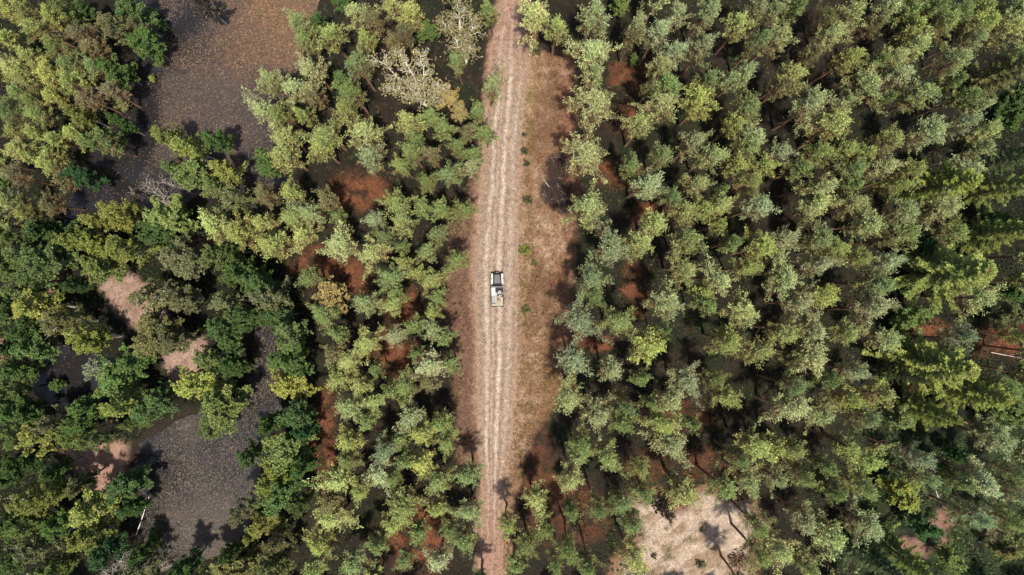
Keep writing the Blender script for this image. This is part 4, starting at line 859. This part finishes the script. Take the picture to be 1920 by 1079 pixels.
cargo("stuff_sack", box_mesh("stuff_sack", [(0, 0, .08, .17, .22, .15, .75, .75), (0, .0, .165, .04, .04, .03)], pinkm, .045, 3), "small pinkish sack on the right side of the truck roof", "bag", (.47, -.93, 1.935), -.2)
cargo("fuel_can", box_mesh("fuel_can", [(0, 0, .12, .12, .26, .24), (0, .09, .255, .05, .07, .04)], black, .02), "small black can standing on the truck roof behind the tyre", "can", (.66, -.80, 1.935))
cargo("tool_box", box_mesh("tool_box", [(0, 0, .05, .24, .13, .10), (0, 0, .11, .12, .03, .03)], olive, .012), "small dark box on the truck roof in front of the crate", "box", (.12, -1.10, 1.935))
an = MB(); an.tube([(.1, 2.0, 1.0), (.06, 2.28, 1.6), (.05, 2.42, 2.2)], [.012, .01, .006], 5); obj("antenna", an.build("antenna", black, False), truck)

# ------------------------------------------------------------------ labels: each tree told by its look and by the nearest landmark of the photo
#@@LABELS
MARKS = [(932, 543, "the truck"), (680, 358, "the rust-brown patch left of the road"), (600, 500, "the lower rust-brown patch"),
 (1047, 345, "the dark brushwood heap"), (985, 470, "the lime-green verge bush"), (1300, 1005, "the pale sandy clearing"), (370, 900, "the lower pond"), (420, 120, "the brown leaf-covered upper pond"),
 (230, 550, "the pink sand spit"), (345, 680, "the pink sand spit's lower tip"), (205, 865, "the small pink bank lower left"), (265, 365, "the silver dead tree"), (755, 140, "the fan-shaped golden birch"),
 (865, 60, "the white-stemmed golden birch"), (960, 0, "the road's top end"), (920, 1079, "the road's bottom end"), (0, 0, "the top left corner"), (1919, 0, "the top right corner"), (0, 1079, "the bottom left corner"), (1919, 1079, "the bottom right corner"),
 (1800, 512, "the biggest spruce"), (1758, 688, "the wide spruce lower right"), (1780, 340, "the yellow spruce near the right edge"), (1880, 640, "the red-brown patch at the right edge"), (1765, 985, "the pink bare patch in the lower right"),
 (1632, 222, "the lemon-yellow tree upper right"), (1740, 450, "the emerald tree on the right"), (1440, 0, "the top edge's three-quarter mark"), (1440, 540, "the point midway from road to right edge"),
 (1200, 0, "the top edge just right of the road"), (700, 0, "the top edge near the golden birches"), (200, 0, "the top edge beside the upper pond"), (0, 270, "the left edge's upper quarter"), (0, 540, "the left edge's midpoint"), (0, 810, "the left edge's lower quarter"),
 (125, 700, "the dark pool on the left"), (545, 725, "the yellow tree by the dark channel"), (370, 720, "the yellow tree above the lower pond"), (1700, 1079, "the bottom edge near the right"), (700, 1079, "the bottom edge left of the road"), (1050, 1079, "the bottom edge right of the road"),
 (750, 665, "the dark brown gap left of the road"), (1190, 560, "the narrow rust strip right of the truck"), (1160, 325, "the rust strip beyond the brushwood"), (500, 540, "the dark green gap left of centre"), (1300, 640, "the dark gap right of the truck"), (147, 330, "the emerald tree by the upper pond"),
 (1919, 270, "the right edge's upper quarter"), (1919, 810, "the right edge's lower quarter"), (1500, 1079, "the bottom edge right of the clearing"), (1660, 20, "the top edge near the right"), (300, 270, "the upper pond's lower left shore"), (480, 300, "the upper pond's lower right shore"), (1250, 230, "the upper stand right of the road"), (1480, 230, "the dark gap upper right"), (1550, 860, "the lower stand right of centre"), (1220, 860, "the stand above the sandy clearing")]
ORD = ["nearest", "second", "third", "fourth", "fifth", "sixth", "seventh", "eighth", "ninth", "tenth"]
DIRW = ["right of", "upper right of", "above", "upper left of", "left of", "lower left of", "below", "lower right of"]
sect = {}
for T in TREES:
    root, px, py, kw, tw, r = T
    i = min(range(len(MARKS)), key=lambda k: math.hypot(MARKS[k][0]-px, MARKS[k][1]-py))
    dx, dy = px-MARKS[i][0], MARKS[i][1]-py; d = math.hypot(dx, dy)
    s = -1 if d < 12 else int(round(math.atan2(dy, dx)/(math.pi/4))) % 8
    sect.setdefault((i, s, kw), []).append((d, T))
GRP = {"pine": "pines of the plantation stands", "broadleaf tree": "broadleaf trees round the ponds and in gaps", "spruce": "spruces near the right edge"}
for (i, s, kw), lst in sect.items():
    lst.sort(key=lambda q: q[0])
    for k, (d, T) in enumerate(lst):
        root, px, py, _, tw, r = T
        if s < 0: lab = f"{tw} {kw} that is {MARKS[i][2]}" if 'tree' in MARKS[i][2] or 'spruce' in MARKS[i][2] else f"{tw} {kw} right at {MARKS[i][2]}"
        elif len(lst) == 1: lab = f"{tw} {kw} {DIRW[s]} {MARKS[i][2]}"
        else: lab = f"{tw} {kw}, {ORD[min(k, 9)]} one {DIRW[s]} {MARKS[i][2]}"
        root['label'] = lab; root['group'] = GRP[kw]

for T in TREES:
    if len(T[0]['label'].replace(',', '').split()) > 16: print('LONG', T[0]['label'])


import collections as _c
_d = [k for k, v in _c.Counter(o.get('label') for o in bpy.data.objects if o.get('label')).items() if v > 1]
print('DUPLICATE LABELS', len(_d), _d[:5])
